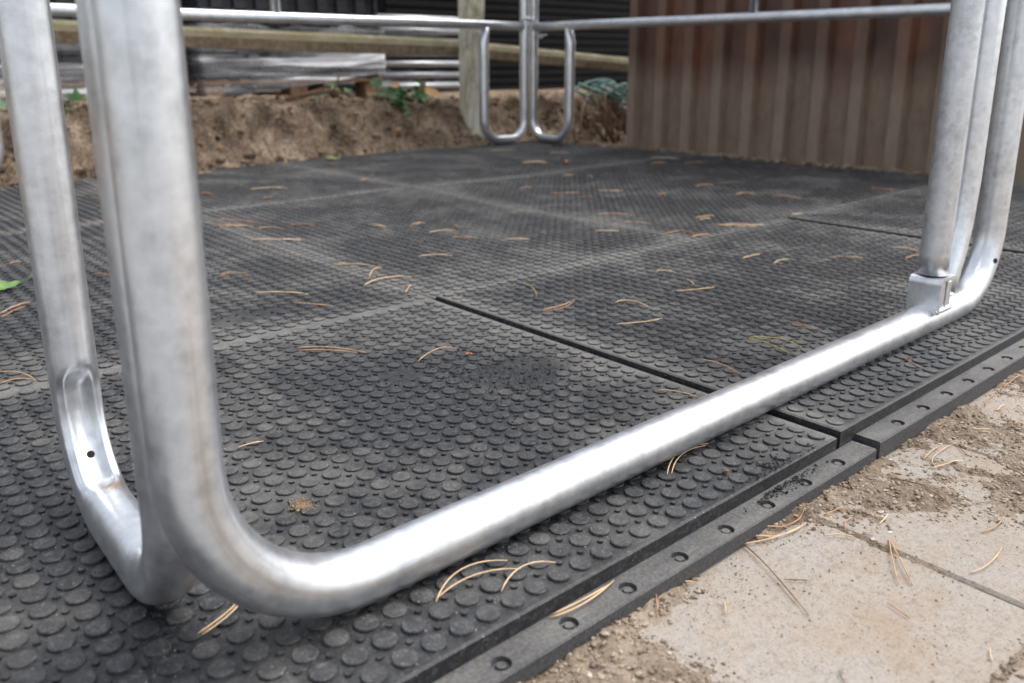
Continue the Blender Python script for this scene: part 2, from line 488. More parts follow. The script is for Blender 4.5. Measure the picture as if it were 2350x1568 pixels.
# paved yard in front of the mats: square concrete slabs, sandy soil over and between them
SLZ = -0.0355
pv = MB(); pv.box((0.2, -1.3, GZ - 0.05), (3.4, 0.5, GZ + 0.001))
pave = tag(pv.build('pavement', M['slab']), kind='structure')
for i in range(8):
    for j in range(4):
        u0 = 0.470 + i * 0.2865; v1 = 0.452 - j * 0.2865
        b = MB(); b.box((-0.1418, -0.1418, -0.04), (0.1418, 0.1418, 0), None, 0.003)
        o = b.build('paving_slab', M['slab'], None)
        o.parent = pave
        o.location = (u0 + 0.143, v1 - 0.143, SLZ + random.uniform(-0.001, 0.0008))
        o.rotation_euler = (random.uniform(-.003, .003), random.uniform(-.003, .003), random.uniform(-.012, .012))

def cover(u, v):
    """thickness of the loose soil over the slabs"""
    n = fbm(u * 7, v * 7, 2.0, 4)
    m = 0.0
    m = max(m, 1.1 * (1 - sstep(0.46, 0.52, u + 0.05 * n)))
    m = max(m, 0.95 * sstep(0.340, 0.41, v + 0.03 * n) * (0.45 + 0.55 * sstep(0.64, 0.74, u)))
    m = max(m, 1.0 * sstep(0.72, 0.80, u + 0.05 * n) * (1 - sstep(0.99, 1.06, u)) * sstep(0.25, 0.345, v + 0.03 * n))
    m = max(m, 0.95 * sstep(0.86, 0.98, u + 0.06 * n) * sstep(0.19, 0.27, v + 0.04 * n))
    m = max(m, 0.9 * sstep(1.08, 1.2, u))
    for ju in (0.4685, 0.755, 1.0415, 1.328):
        m = max(m, 0.85 * (1 - sstep(0.002, 0.013, abs(u - ju))))
    m = max(m, 0.62 * (1 - sstep(0.002, 0.014, abs(v - 0.164))))
    pile = 0.9 * sstep(0.380, 0.402, v + 0.012 * fbm(u * 16, 0, 3, 3)) * sstep(-0.25, 0.35, fbm(u * 9, 5, 1, 3))
    return pile + m * (0.72 + 0.8 * n + 0.5 * fbm(u * 38, v * 38, 4.0, 3))
du = 0.0045
NU, NV = 330, 100
sv = []
for j in range(NV):
    for i in range(NU):
        u = 0.22 + i * du; v = -0.02 + j * du
        c = cover(u, v)
        edge = min(i, NU - 1 - i, j, NV - 1 - j) < 2
        z = SLZ - 0.005 + 0.0085 * c + 0.0030 * max(c, .3) * fbm(u * 75, v * 75, 7, 3)
        sv.append((u, v, GZ - 0.004 if edge else z))
sf = [(j * NU + i, j * NU + i + 1, (j + 1) * NU + i + 1, (j + 1) * NU + i) for j in range(NV - 1) for i in range(NU - 1)]
tag(link('loose_soil', mesh('loose_soil', sv, sf, M['soil'], True)), 'loose sandy brown soil spread over the paving slabs', 'soil', kind='stuff')

ICO_V = [(0, 0, 1), (.894, 0, .447), (.276, .851, .447), (-.724, .526, .447), (-.724, -.526, .447), (.276, -.851, .447), (.724, .526, -.447), (-.276, .851, -.447), (-.894, 0, -.447), (-.276, -.851, -.447), (.724, -.526, -.447), (0, 0, -1)]
ICO_F = [(0, 1, 2), (0, 2, 3), (0, 3, 4), (0, 4, 5), (0, 5, 1), (1, 6, 2), (2, 7, 3), (3, 8, 4), (4, 9, 5), (5, 10, 1), (6, 7, 2), (7, 8, 3), (8, 9, 4), (9, 10, 5), (10, 6, 1), (11, 7, 6), (11, 8, 7), (11, 9, 8), (11, 10, 9), (11, 6, 10)]
def pebbles(mb, x, y, z, r):
    a = random.uniform(0, 6.28); c, s = math.cos(a), math.sin(a)
    ax, ay, az_ = r * random.uniform(0.6, 1.3), r * random.uniform(0.5, 1.0), r * random.uniform(0.35, 0.75)
    vv = []
    for p in ICO_V:
        k = random.uniform(0.75, 1.2)
        px, py, pz = p[0] * ax * k, p[1] * ay * k, p[2] * az_ * k
        vv.append((x + px * c - py * s, y + px * s + py * c, z + pz))
    mb.add(vv, ICO_F)
cr = MB(); k = 0
while k < 36000:
    u, v = random.uniform(0.25, 1.6), random.uniform(0.0, 0.405)
    c = cover(u, v)
    if random.random() > 0.02 + max(0, min(1, c + 0.2)) ** 1.3 * 0.8: continue
    r = 0.0006 + 0.0027 * random.random() ** 4 if c > 0.3 else 0.0005 + 0.0009 * random.random() ** 6
    pebbles(cr, u, v, max(SLZ, SLZ - 0.005 + 0.0085 * c) + r * 0.2, r)
    k += 1
tag(cr.build('soil_crumbs', M['crumbs'], smooth=False), 'crumbs of earth and grit scattered over the paving', 'grit', kind='stuff')

# ------------------------------------------------------------------ rubber mats
PITCH, RAD, MT = 0.0261, 0.0098, -0.0345
WORN = [(0.74, 0.83, 0.085, 0.05), (0.57, 1.335, 0.075, 0.035), (0.62, 0.93, 0.03, 0.03)]
def und(u, v):
    k = sstep(1.3, 2.0, v) + sstep(2.1, 2.8, u) * sstep(0.9, 1.3, v)
    return min(1.2, k) * 0.012 * fbm(u * 1.3 + 4, v * 1.3, 0.5, 2)
def disc_mesh(name, r, h, n, mat):
    v, f = [], []
    for (rr, z) in ((r * 1.04, -0.004), (r, h * 0.75), (r * 0.94, h)):
        for i in range(n):
            a = 2 * math.pi * i / n
            v.append((rr * math.cos(a), rr * math.sin(a), z))
    for k_ in range(2):
        for i in range(n):
            j = (i + 1) % n
            f.append((k_ * n + i, k_ * n + j, k_ * n + n + j, k_ * n + n + i))
    f.append(tuple(2 * n + i for i in range(n)))
    return v, f
near_v, near_f = disc_mesh('stud', RAD, ST, 22, None)
STUD = mesh('stud', near_v, near_f, M['stud'])
far_v, far_f = disc_mesh('stud', RAD, ST, 12, None)
nub_v, nub_f = disc_mesh('nub', 0.0030, ST * 0.8, 8, None)
def on_screen(u, v):
    ca, sa = math.cos(R(48.6)), math.sin(R(48.6))
    fw, rt = u * ca + v * sa, u * sa - v * ca
    p = R(14.86)
    dep = fw * math.cos(p) + 0.42 * math.sin(p)
    if dep < 0.05: return None
    x = 1175 + 1948 * rt / dep
    y = 659 + 1948 * (0.42 * math.cos(p) - fw * math.sin(p)) / dep
    return dep if -20 < x < 2370 and 0 < y < 1590 else None

def cup(mb, cx, cy, z, r, depth, x0, x1, y0, y1, n=20):
    """a rectangle of ledge x0..x1, y0..y1 with a round recess in it"""
    ring = [(cx + r * math.cos(2 * math.pi * i / n), cy + r * math.sin(2 * math.pi * i / n), z) for i in range(n)]
    outer = []
    for i in range(n):
        a = 2 * math.pi * i / n; c, s = math.cos(a), math.sin(a)
        tx = ((x1 - cx) / c if c > 1e-6 else (x0 - cx) / c if c < -1e-6 else 1e9)
        ty = ((y1 - cy) / s if s > 1e-6 else (y0 - cy) / s if s < -1e-6 else 1e9)
        tt = min(tx, ty)
        outer.append((cx + c * tt, cy + s * tt, z))
    # snap the corners
    for (X, Y) in ((x0, y0), (x1, y0), (x1, y1), (x0, y1)):
        j = min(range(n), key=lambda i: (outer[i][0] - X) ** 2 + (outer[i][1] - Y) ** 2)
        outer[j] = (X, Y, z)
    low = [(p[0] * 0.92 + cx * 0.08, p[1] * 0.92 + cy * 0.08, z - depth) for p in ring]
    v = outer + ring + low
    f = [(i, (i + 1) % n, n + (i + 1) % n, n + i) for i in range(n)]
    f += [(n + i, n + (i + 1) % n, 2 * n + (i + 1) % n, 2 * n + i) for i in range(n)]
    f.append(tuple(2 * n + i for i in range(n)))
    mb.add(v, f)

PEG = None
def make_mat(u0, u1, v0, v1, dz, label, ind, ledge=False, peg0=0.0):
    t = empty('rubber_mat', ((u0 + u1) / 2, (v0 + v1) / 2, MT), label, 'rubber mat', 'interlocking studded rubber mats')
    g = 0.0007 if v0 > 1 else 0.0036
    a0, a1, b0, b1 = u0 + g, u1 - g, v0 + (0 if ledge else g), v1 - 0.0007
    H = lambda u, v: und(u, v) + dz
    mb = MB()
    # top sheet on a grid, then a rounded edge and the sides
    nu_, nv_ = 24, 18
    e = 0.0022
    ux = [a0, a0 + e] + [a0 + e + (a1 - a0 - 2 * e) * i / nu_ for i in range(1, nu_)] + [a1 - e, a1]
    vx = [b0, b0 + e] + [b0 + e + (b1 - b0 - 2 * e) * i / nv_ for i in range(1, nv_)] + [b1 - e, b1]
    n1, m1 = len(ux), len(vx)
    V_ = []
    for j, vv in enumerate(vx):
        for i, uu in enumerate(ux):
            ed = i in (0, n1 - 1) or j in (0, m1 - 1)
            V_.append((uu, vv, H(uu, vv) - (0.0018 if ed else 0)))
    F_ = [(j * n1 + i, j * n1 + i + 1, (j + 1) * n1 + i + 1, (j + 1) * n1 + i) for j in range(m1 - 1) for i in range(n1 - 1)]
    loop = [i for i in range(n1)] + [j * n1 + n1 - 1 for j in range(1, m1)] + [(m1 - 1) * n1 + i for i in range(n1 - 2, -1, -1)] + [j * n1 for j in range(m1 - 2, 0, -1)]
    bot = len(V_)
    for i in loop: V_.append((V_[i][0], V_[i][1], MT + 0.0))
    L = len(loop)
    for q in range(L):
        F_.append((loop[q], bot + q, bot + (q + 1) % L, loop[(q + 1) % L]))
    mb.add(V_, F_)
    body = mb.build('sheet', M['rubber'], t)
    # round studs: the ones that show largest are parts of their own, the rest one joined part
    nx, ny = int((u1 - u0 - 0.02) / PITCH) + 1, int((v1 - v0 - 0.02) / PITCH) + 1
    su, sv_ = (u0 + u1) / 2 - PITCH * (nx - 1) / 2, (v0 + v1) / 2 - PITCH * (ny - 1) / 2
    cells = []
    for j in range(ny):
        for i in range(nx):
            u, v = su + i * PITCH, sv_ + j * PITCH
            if any(((u - wx) / wa) ** 2 + ((v - wy) / wb) ** 2 < 1 + 0.5 * noise.noise((u * 30, v * 30, 0)) for wx, wy, wa, wb in WORN): continue
            cells.append((u, v))
    vis = sorted([(on_screen(*c), c) for c in cells if on_screen(*c)])
    single = set(c for _, c in vis[:300]) if ind else set()
    for (u, v) in sorted(single):
        o = bpy.data.objects.new('stud', STUD); COL.objects.link(o)
        o.parent = t
        o.location = (u - t.location.x, v - t.location.y, H(u, v) - MT)
        o.scale = (1, 1, 0.72 + 0.38 * random.random())
    rest = MB()
    near = ind
    dv, df = (near_v, near_f) if (u0 < 1.2 and v0 < 1) else (far_v, far_f)
    for (u, v) in cells:
        if (u, v) in single: continue
        z = H(u, v); hk = 0.72 + 0.38 * random.random()
        rest.add([(p[0] + u, p[1] + v, p[2] * hk + z) for p in dv], df)
    tag(rest.build('stud_field', M['stud'], t), kind='stuff')
    nb = MB()
    for j in range(ny - 1):
        for i in range(nx - 1):
            u, v = su + (i + .5) * PITCH, sv_ + (j + .5) * PITCH
            if v0 > 2.3 and (u + v) > 9: continue
            z = H(u, v)
            nb.add([(p[0] + u, p[1] + v, p[2] + z) for p in nub_v], nub_f)
    tag(nb.build('small_stud_field', M['rubber'], t), kind='stuff')
    if ledge:
        # lap-joint ledge along the open front edge with a row of round sockets
        zl = -0.016 + dz; y0, y1 = v0 - 0.029, v0
        lb = MB()
        x = u0 + 0.012 + (0.03 if dz > 0 else -0.045)
        xe = u1 + (0.034 if dz <= 0 else 0)
        if dz <= 0: x = u0
        pegs = []
        xs = x
        p = peg0
        while p - 0.0715 > xs + 0.02: p -= 0.0715
        while p < xe - 0.014:
            if p - 0.013 > xs:
                lb.add([(xs, y0, zl), (p - 0.013, y0, zl), (p - 0.013, y1, zl), (xs, y1, zl)], [(0, 1, 2, 3)])
                cup(lb, p, y0 + 0.0115, zl, 0.0082, 0.0045, p - 0.013, p + 0.013, y0, y1)
                xs = p + 0.013
                pegs.append(p)
            p += 0.0715
        lb.add([(xs, y0, zl), (xe, y0, zl), (xe, y1, zl), (xs, y1, zl)], [(0, 1, 2, 3)])
        c_ = 0.0015
        lb.add([(x, y0, zl), (xe, y0, zl), (xe, y0 - c_, zl - c_), (x, y0 - c_, zl - c_), (xe, y0 - c_, MT + 0.003), (x, y0 - c_, MT + 0.003), (x, y1, zl), (x, y1, MT + 0.003), (xe, y1, zl), (xe, y1, MT + 0.003)],
               [(3, 2, 1, 0), (5, 4, 2, 3), (0, 6, 7, 5, 3), (1, 2, 4, 9, 8), (5, 7, 9, 4)])
        led = lb.build('ledge', M['ledge'], t)
        for p in pegs:
            pb = MB()
            pb.add([(q[0] * 1.5 + p, q[1] * 1.5 + y0 + 0.0115, q[2] * 1.4 + zl - 0.0045) for q in nub_v], nub_f)
            pb.build('peg', M['ledge'], led)
    return t

make_mat(-0.305, 0.885, 0.43, 1.22, 0.0, 'black studded rubber mat under the near left gate upright, with a worn patch', True, True, 0.8535)
make_mat(0.885, 2.075, 0.43, 1.22, 0.006, 'black studded rubber mat under the right half of the gate base bar', True, True, 0.998)
make_mat(2.075, 3.265, 0.43, 1.22, 0.013, 'black studded rubber mat in the front row nearest the corrugated wall', True, True, 2.07)
make_mat(-0.695, 0.095, 1.22, 2.41, 0.0, 'black studded rubber mat at the far left edge, seen left of the uprights', True)
make_mat(0.095, 0.885, 1.22, 2.41, 0.0, 'black studded rubber mat in the middle row just right of the left upright', True)
make_mat(0.885, 1.675, 1.22, 2.41, 0.001, 'black studded rubber mat in the centre of the middle row', True)
make_mat(1.675, 2.465, 1.22, 2.41, 0.0, 'black studded rubber mat in the middle row, right of the central one', True)
make_mat(2.465, 3.255, 1.22, 2.41, 0.0, 'black studded rubber mat in the middle row along the corrugated wall', True)
make_mat(-0.695, 0.095, 2.41, 3.40, 0.0, 'black studded rubber mat in the back row at the far left', False)
make_mat(0.095, 0.885, 2.41, 3.40, 0.0, 'black studded rubber mat in the back row behind the left uprights', False)
make_mat(0.885, 1.675, 2.41, 3.42, 0.0, 'black studded rubber mat in the back row below the wrapped stack', False)
make_mat(1.675, 2.465, 2.41, 3.44, 0.0, 'black studded rubber mat in the back row below the ivy', False)
make_mat(2.465, 3.255, 2.41, 3.46, 0.0, 'black studded rubber mat in the far corner under the panel feet', False)

# crumbled rubber on the worn patch and along the ledge
rc = MB()
for _ in range(2600):
    k = random.random()
    if k < 0.72:
        u, v = random.gauss(0.72, 0.075), random.gauss(0.82, 0.075); z = und(u, v) + 0.001
    elif k < 0.86:
        u, v = random.gauss(0.75, 0.035), 0.43 + abs(random.gauss(0, 0.012)); z = 0.001
    else:
        u, v = random.gauss(0.76, 0.03), 0.425 - abs(random.gauss(0, 0.006)); z = -0.0155
        if v < 0.405: continue
    r = 0.0005 + 0.0017 * random.random() ** 3
    pebbles(rc, u, v, z + r * 0.3 + (0.0015 if random.random() < .5 else 0), r)
tag(rc.build('rubber_crumbs', M['crumb']), 'black crumbs of worn rubber on the nearest mats', 'rubber crumbs', kind='stuff')
sd = MB()
for _ in range(260):
    u, v = random.gauss(0.339, 0.006), random.gauss(0.694, 0.006)
    pebbles(sd, u, v, ST + 0.0003, random.uniform(.0004, .0011))
for _ in range(260):
    u, v = random.gauss(0.965, 0.03), random.gauss(0.66, 0.022)
    pebbles(sd, u, v, random.choice((ST, 0.0035, 0.004)) + 0.0006, random.uniform(.0004, .0011))
for _ in range(500):
    u, v = random.uniform(0.0, 1.5), random.uniform(0.45, 1.6)
    pebbles(sd, u, v, ST * random.random() + 0.001, random.uniform(.0004, .0012))
tag(sd.build('sand_grains', M['sand']), 'grains of tan sand on the rubber mats', 'sand', kind='stuff')

# ------------------------------------------------------------------ gate frame and panels
TR = 0.0235
Z0 = ST + TR - 0.0004
gate = empty('gateway', (0.176, 0.523, 0), 'galvanised steel gate frame whose thick base bar crosses the mats in front', 'gateway')
uL, vL, uR, vR = 0.176, 0.523, 1.578, 0.537
dv_ = Vector((uR - uL, vR - vL, 0)).normalized()
X = Vector((0, 0, 1))
pL, pR = Vector((uL, vL, 0)), Vector((uR, vR, 0))
RB, TOPZ = 0.135, 2.15
RB2 = 0.115
path = dense([pL + X * 1.2, pL + X * (Z0 + RB)], 0.03)
path += arc(pL + dv_ * RB + X * (Z0 + RB), -dv_ * RB, -X * RB, 16)[1:]
path += dense([pL + dv_ * RB + X * Z0, pR - dv_ * RB2 + X * Z0], 0.03)[1:]
path += arc(pR - dv_ * RB2 + X * (Z0 + RB2), -X * RB2, dv_ * RB2, 16)[1:]
path += dense([pR + X * (Z0 + RB2), pR + X * (TOPZ - 0.1)], 0.05)[1:]
path += arc(pR - dv_ * 0.1 + X * (TOPZ - 0.1), dv_ * 0.1, X * 0.1, 8)[1:]
path += dense([pR - dv_ * 0.1 + X * TOPZ, pL + dv_ * 0.1 + X * TOPZ], 0.06)[1:]
path += arc(pL + dv_ * 0.1 + X * (TOPZ - 0.1), X * 0.1, -dv_ * 0.1, 8)[1:]
path += dense([pL + X * (TOPZ - 0.1), pL + X * 1.25], 0.06)[1:]
fr = MB(); fr.sweep(path, TR, TR, 40, closed=True)
frame = fr.build('frame_tube', M['zinc'], gate, smooth=True)
# long weld bead down the inside of the left upright
wb = MB(); wb.sweep([pL + Vector((-0.021, 0.0095, z)) for z in (0.16, 0.4, 0.8, 1.6)], 0.0016, 0.0012, 8)
wb.build('weld_seam', M['zinc_dull'], frame)
def hole(parent, c, nrm, r=0.0042):
    nrm = Vector(nrm).normalized()
    q = nrm.to_track_quat('Z', 'Y').to_matrix().to_4x4(); q.translation = Vector(c)
    mb = MB(); n = 16
    v = [(r * math.cos(6.2832 * i / n), r * math.sin(6.2832 * i / n), 0.0006) for i in range(n)] + [(r * 1.05 * math.cos(6.2832 * i / n), r * 1.05 * math.sin(6.2832 * i / n), -0.004) for i in range(n)]
    mb.add([q @ Vector(p) for p in v], [tuple(range(n))] + [(i, n + i, n + (i + 1) % n, (i + 1) % n) for i in range(n)])
    return mb.build('drain_hole_disc', M['hole'], parent)  # no hole is cut: a black disc paints the shade inside it
a = R(28)
cR = pR - dv_ * RB2 + X * (Z0 + RB2)
ax = cR + dv_ * (RB2 * math.cos(a)) - X * (RB2 * math.sin(a))
nn = (-dv_ * math.cos(a) * 0.35 + X * math.sin(a) * 0.35 + Vector((0, -1, 0)) * 0.9).normalized()
hole(frame, ax + nn * TR, nn, 0.0045)

# pivot bracket folded from plate, welded on the base bar
bu, bv = 1.352, 0.535
bk = MB()
def plate_u(mb, u0, u1, v0, v1, z0, z1, th=0.004, r=0.010):
    """channel: a left plate bent over the top and down the front, open at the right"""
    prof = []
    prof += [(u0, z0), (u0, z1 - r)]
    for i in range(1, 7):
        t_ = i / 6 * math.pi / 2
        prof.append((u0 + r - r * math.cos(t_), z1 - r + r * math.sin(t_)))
    prof += [(u1 - 0.004, z1)]
    n = len(prof); v = []
    for vv in (v0, v1):
        for (pu, pz) in prof: v.append((pu, vv, pz))
    inner = []
    for i, (pu, pz) in enumerate(prof):
        p0 = prof[max(0, i - 1)]; p1 = prof[min(n - 1, i + 1)]
        tu, tz = p1[0] - p0[0], p1[1] - p0[1]; L = math.hypot(tu, tz)
        inner.append((pu + tz / L * th, pz - tu / L * th))
    for vv in (v0, v1):
        for (pu, pz) in inner: v.append((pu, vv, pz))
    f = []
    for i in range(n - 1):
        f.append((i, n + i, n + i + 1, i + 1)); f.append((2 * n + i, 2 * n + i + 1, 3 * n + i + 1, 3 * n + i))
        f.append((i, i + 1, 2 * n + i + 1, 2 * n + i)); f.append((n + i, 3 * n + i, 3 * n + i + 1, n + i + 1))
    f += [(0, 2 * n, 3 * n, n), (n - 1, 2 * n - 1, 4 * n - 1, 3 * n - 1)]
    mb.add(v, f)
plate_u(bk, bu - 0.024, bu + 0.030, bv - 0.026, bv + 0.024, 0.040, 0.0965)
br = bk.build('pivot_bracket', M['zinc'], gate)
sp = MB()
sp.box((bu - 0.018, bv - 0.022, 0.046), (bu + 0.003, bv - 0.0185, 0.090), None, 0.001)
sp.box((bu + 0.010, bv - 0.022, 0.046), (bu + 0.026, bv - 0.0185, 0.087), None, 0.001)
sp.build('side_plate', M['zinc'], br)
wd = MB()
wd.sweep([(bu - 0.027 + 0.058 * i / 40, bv - 0.0225, 0.0435 + 0.0004 * math.sin(i * 1.9)) for i in range(41)], [0.0032 + 0.0007 * math.sin(i * 1.25) for i in range(41)], None, 10)
wd.build('weld', M['zinc'], br, smooth=True)

# gate leaf: its hinge post stands on the bracket, the leaf is swung open to the outside
leaf = empty('gate_leaf', (bu, bv, 0.098), 'galvanised gate leaf post standing on the pivot bracket at the right upright', 'gate leaf')
hp = MB(); hp.sweep([(bu + 0.002, bv, 0.0985), (bu + 0.002, bv, 0.13), (bu + 0.002, bv, 0.5), (bu + 0.002, bv, 1.95)], 0.0222, 0.0222, 36)
hpo = hp.build('hinge_post', M['zinc_dull'], leaf, smooth=True)
cl = MB(); cl.sweep([(bu + 0.002, bv, 0.0967), (bu + 0.002, bv, 0.0983)], 0.019, 0.019, 28); cl.build('pivot_gap_shade', M['hole'], hpo)  # near-black disc in the gap under the post, painting its shade
s2 = MB(); s2.sweep(dense([(bu + 0.045, bv, 0.062), (bu + 0.055, bv, 0.085), (bu + 0.078, bv + .002, 0.125), (bu + 0.092, bv + .003, 0.17), (bu + 0.098, bv + .003, 0.24), (bu + 0.098, bv + .003, 1.95)], 0.03), 0.0195, 0.0225, 28, ref=(0, 1, 0))
s2.build('side_tube', M['zinc'], leaf, smooth=True)
for z in (0.66, 1.1, 1.55, 1.92):
    rl = MB(); rl.sweep([(bu, bv - 0.02, z), (bu + 0.05, -0.65, z)], TR, TR, 16); rl.build('rail', M['zinc'], leaf, smooth=True)
ep = MB(); ep.sweep([(bu + 0.05, -0.65, 0.6), (bu + 0.05, -0.65, 1.97)], TR, TR, 16); ep.build('end_post', M['zinc'], leaf, smooth=True)

def panel(A, B, label, zr=0.597, stays=(0.5,), rmin=TR, foot=0.275, railz=(0.597, 1.02, 1.45, 1.9), mat='zinc', feet=(1, 1), fr=(0.10, 0.10), n=20, kink=True, pw=2.5, dent=False):
    """freestanding pen panel from A to B (plan points): U-shaped feet, rails, upright stays"""
    A, B = Vector((*A, 0)), Vector((*B, 0)); D = (B - A).normalized(); L = (B - A).length
    t = empty('pen_panel', A, label, 'pen panel', 'galvanised pen panels')
    side = Vector((-D.y, D.x, 0))
    for end, on in ((0, feet[0]), (1, feet[1])):
        P0 = A if end == 0 else B; DD = D if end == 0 else -D
        if not on:
            po = MB(); po.sweep(dense([P0 + X * (ST + .001), P0 + X * 1.93], .1), TR, TR, n); po.build('post', M[mat], t, smooth=True); continue
        r = fr[end]
        pth = dense([P0 + X * 1.93, P0 + X * (Z0 + r)], 0.04)
        pth += arc(P0 + DD * r + X * (Z0 + r), -DD * r, -X * r, 12)[1:]
        pth += dense([P0 + DD * r + X * Z0, P0 + DD * (foot - r) + X * Z0], 0.03)[1:]
        pth += arc(P0 + DD * (foot - r) + X * (Z0 + r), -X * r, DD * r, 30 if dent else 12)[1:]
        k1 = P0 + DD * foot
        pth += dense([k1 + X * (Z0 + r), k1 + X * (railz[0] - 0.08)], 0.006 if dent else 0.04)[1:]
        if kink: pth += [k1 + DD * -0.006 + X * (railz[0] - 0.05), k1 + DD * -0.012 + X * (railz[0] - 0.012)]
        m_ = len(pth)
        ra = [rmin] * m_; rb = [TR] * m_
        for i_ in range(1, m_ - 1):
            tt = (pth[i_ + 1] - pth[i_ - 1]).normalized()
            rb[i_] *= 1 - 0.5 * abs(tt.z * tt.dot(DD)) * 0.5
        if kink: rb[-1] = 0.011; rb[-2] = 0.018
        f_ = MB(); f_.sweep(pth, ra, rb, n, ref=side, power=pw)
        if dent and end == 0:
            # pressed flat on the inside of the second bend, with a shallow trough
            cb = P0 + DD * (foot - r) + X * (Z0 + r)
            for i_, p_ in enumerate(f_.v):
                p_ = Vector(p_); q_ = pth[i_ // n]
                rel = q_ - cb; ang = math.degrees(math.atan2(-rel.z, rel.dot(DD)))
                along = ang if q_.z <= cb.z else -(q_.z - cb.z) / r * 57.3
                if rel.dot(DD) < 0 or along > 82 or along < -28: continue
                k = sstep(-28, -12, along) * (1 - sstep(58, 82, along))
                nin = (-(rel - X * max(0, rel.z))).normalized()
                s_ = (p_ - q_).dot(nin); w_ = (p_ - q_).dot(side)
                lim = TR * (1 - 0.42 * k)
                if s_ > lim:
                    over = s_ - lim
                    s2 = lim - k * 0.004 * max(0, 1 - (w_ / 0.011) ** 2) + (0.0022 * k * max(0, 1 - ((abs(w_) - 0.012) / 0.004) ** 2))
                    f_.v[i_] = tuple(p_ + nin * (s2 - s_))
        f_.build('foot_tube', M[mat], t, smooth=True)
    for z in railz:
        rl = MB(); rl.sweep(dense([A + X * z + D * 0.018, B + X * z - D * 0.018], 0.2), 0.0215, 0.0215, n, power=2.8); rl.build('rail', M[mat], t, smooth=True)
    for s in stays:
        q = A + D * (L * s)
        st = MB(); st.sweep([q + X * (railz[0] + 0.017), q + X * (railz[-1] - 0.018)], 0.0185, 0.0185, n, power=2.8); st.build('stay', M[mat], t, smooth=True)
    return t

p1 = panel((0.1785, 0.5685), (0.262, 3.36), 'galvanised panel beside the near left gate upright, its round-cornered foot close to the camera', railz=(0.66, 1.05, 1.45, 1.9), feet=(1, 0), fr=(0.085, 0.10), rmin=0.0205, foot=0.265, n=40, kink=False, pw=2.8, dent=True)
p2 = panel((0.345, 3.405), (3.088, 3.405), 'galvanised panel across the back, in front of the earth bank and wrapped stack', stays=(0.494,))
p3 = panel((3.172, 3.428), (3.172, 0.62), 'galvanised panel running in front of the brown corrugated wall', stays=(0.477,))
# drain hole and rust mark on the near foot
Dn = Vector((0.262 - 0.1785, 3.36 - 0.5685, 0)).normalized()
kk = Vector((0.1785, 0.5685, 0)) + Dn * 0.265
cc = kk - Dn * 0.085 + X * (Z0 + 0.085)
foot1 = [c for c in p1.children if c.name.startswith('foot_tube')][0]
aa = R(38)
hdir = (-Dn * math.cos(aa) + X * math.sin(aa)).normalized()
hole(foot1, cc + Dn * 0.085 * math.cos(aa) - X * 0.085 * math.sin(aa) + hdir * 0.0098, hdir, 0.0036)
# clamps tying the two back panels together
cp = empty('panel_clamp', (3.13, 3.416, 0.6), 'grey wire clamp tying the two back panels together at the corner', 'clamp')
c1 = MB()
loop = []
for i in range(24):
    t_ = 2 * math.pi * i / 24
    loop.append(Vector((3.13, 3.416, 0.602)) + Vector((0.744, 0.35, 0)) * 0.092 * math.cos(t_) + Vector((-0.5, 0.5, 0)) * 0.055 * math.sin(t_) + X * (0.035 * math.cos(t_ + 2.6)))
c1.sweep(loop, 0.0055, 0.0055, 8, closed=True); c1.build('band', M['zinc_dull'], cp, smooth=True)
c2 = MB(); c2.sweep([(3.155, 3.37, 0.545), (3.16, 3.35, 0.55)], 0.011, 0.011, 6); c2.sweep([(3.15, 3.38, 0.55), (3.172, 3.33, 0.555)], 0.005, 0.005, 8)
c2.build('bolt', M['zinc_dull'], cp)

# ------------------------------------------------------------------ corrugated steel container at the right
ct = empty('steel_container', (3.38, 1.0, 0), 'brown corrugated steel container with dusty lower wall, right of the pen', 'container')
UW, VEND, VNEAR, CH = 3.385, 2.93, 0.98, 2.3
prof = []; vv = VEND - 0.05
P_ = 0.17
prof.append((UW, VEND)); vv = VEND - 0.035; prof.append((UW, vv))
while vv > VNEAR + 0.3:
    prof += [(UW + 0.046, vv - 0.012), (UW + 0.046, vv - 0.112), (UW, vv - 0.122), (UW, vv - P_)]
    vv -= P_
prof.append((UW, VNEAR))
zs = [-0.035, 0.1, 0.4, 0.9, 1.6, CH]
n = len(prof)
wm = MB()
wm.add([(a_ + 0.0025 * fbm(b_ * 3, z_ * 3, 1, 2), b_, z_) for z_ in zs for (a_, b_) in prof], [(k_ * n + i, k_ * n + i + 1, (k_ + 1) * n + i + 1, (k_ + 1) * n + i) for k_ in range(len(zs) - 1) for i in range(n - 1)])
wm.build('wall_sheet', M['container'], ct)
ew = MB()
eprof = []; uu = UW
while uu < UW + 2.3:
    eprof += [(uu, VEND), (uu + 0.07, VEND), (uu + 0.09, VEND - 0.03), (uu + 0.15, VEND - 0.03)]; uu += 0.17
n2 = len(eprof)
ew.add([(a_, b_, z_) for z_ in (-0.035, CH) for (a_, b_) in eprof], [(i, i + 1, n2 + i + 1, n2 + i) for i in range(n2 - 1)])
ew.build('end_sheet', M['container'], ct)
rm = MB(); rm.box((UW - 0.02, VNEAR, CH + 0.001), (UW + 2.4, VEND + 0.01, CH + 0.06)); rm.build('roof', M['container'], ct)
cpst = MB(); cpst.box((UW - 0.012, VEND - 0.038, -0.036), (UW - 0.002, VEND + 0.008, CH), None, 0.002); cpst.build('corner_post', M['container'], ct)

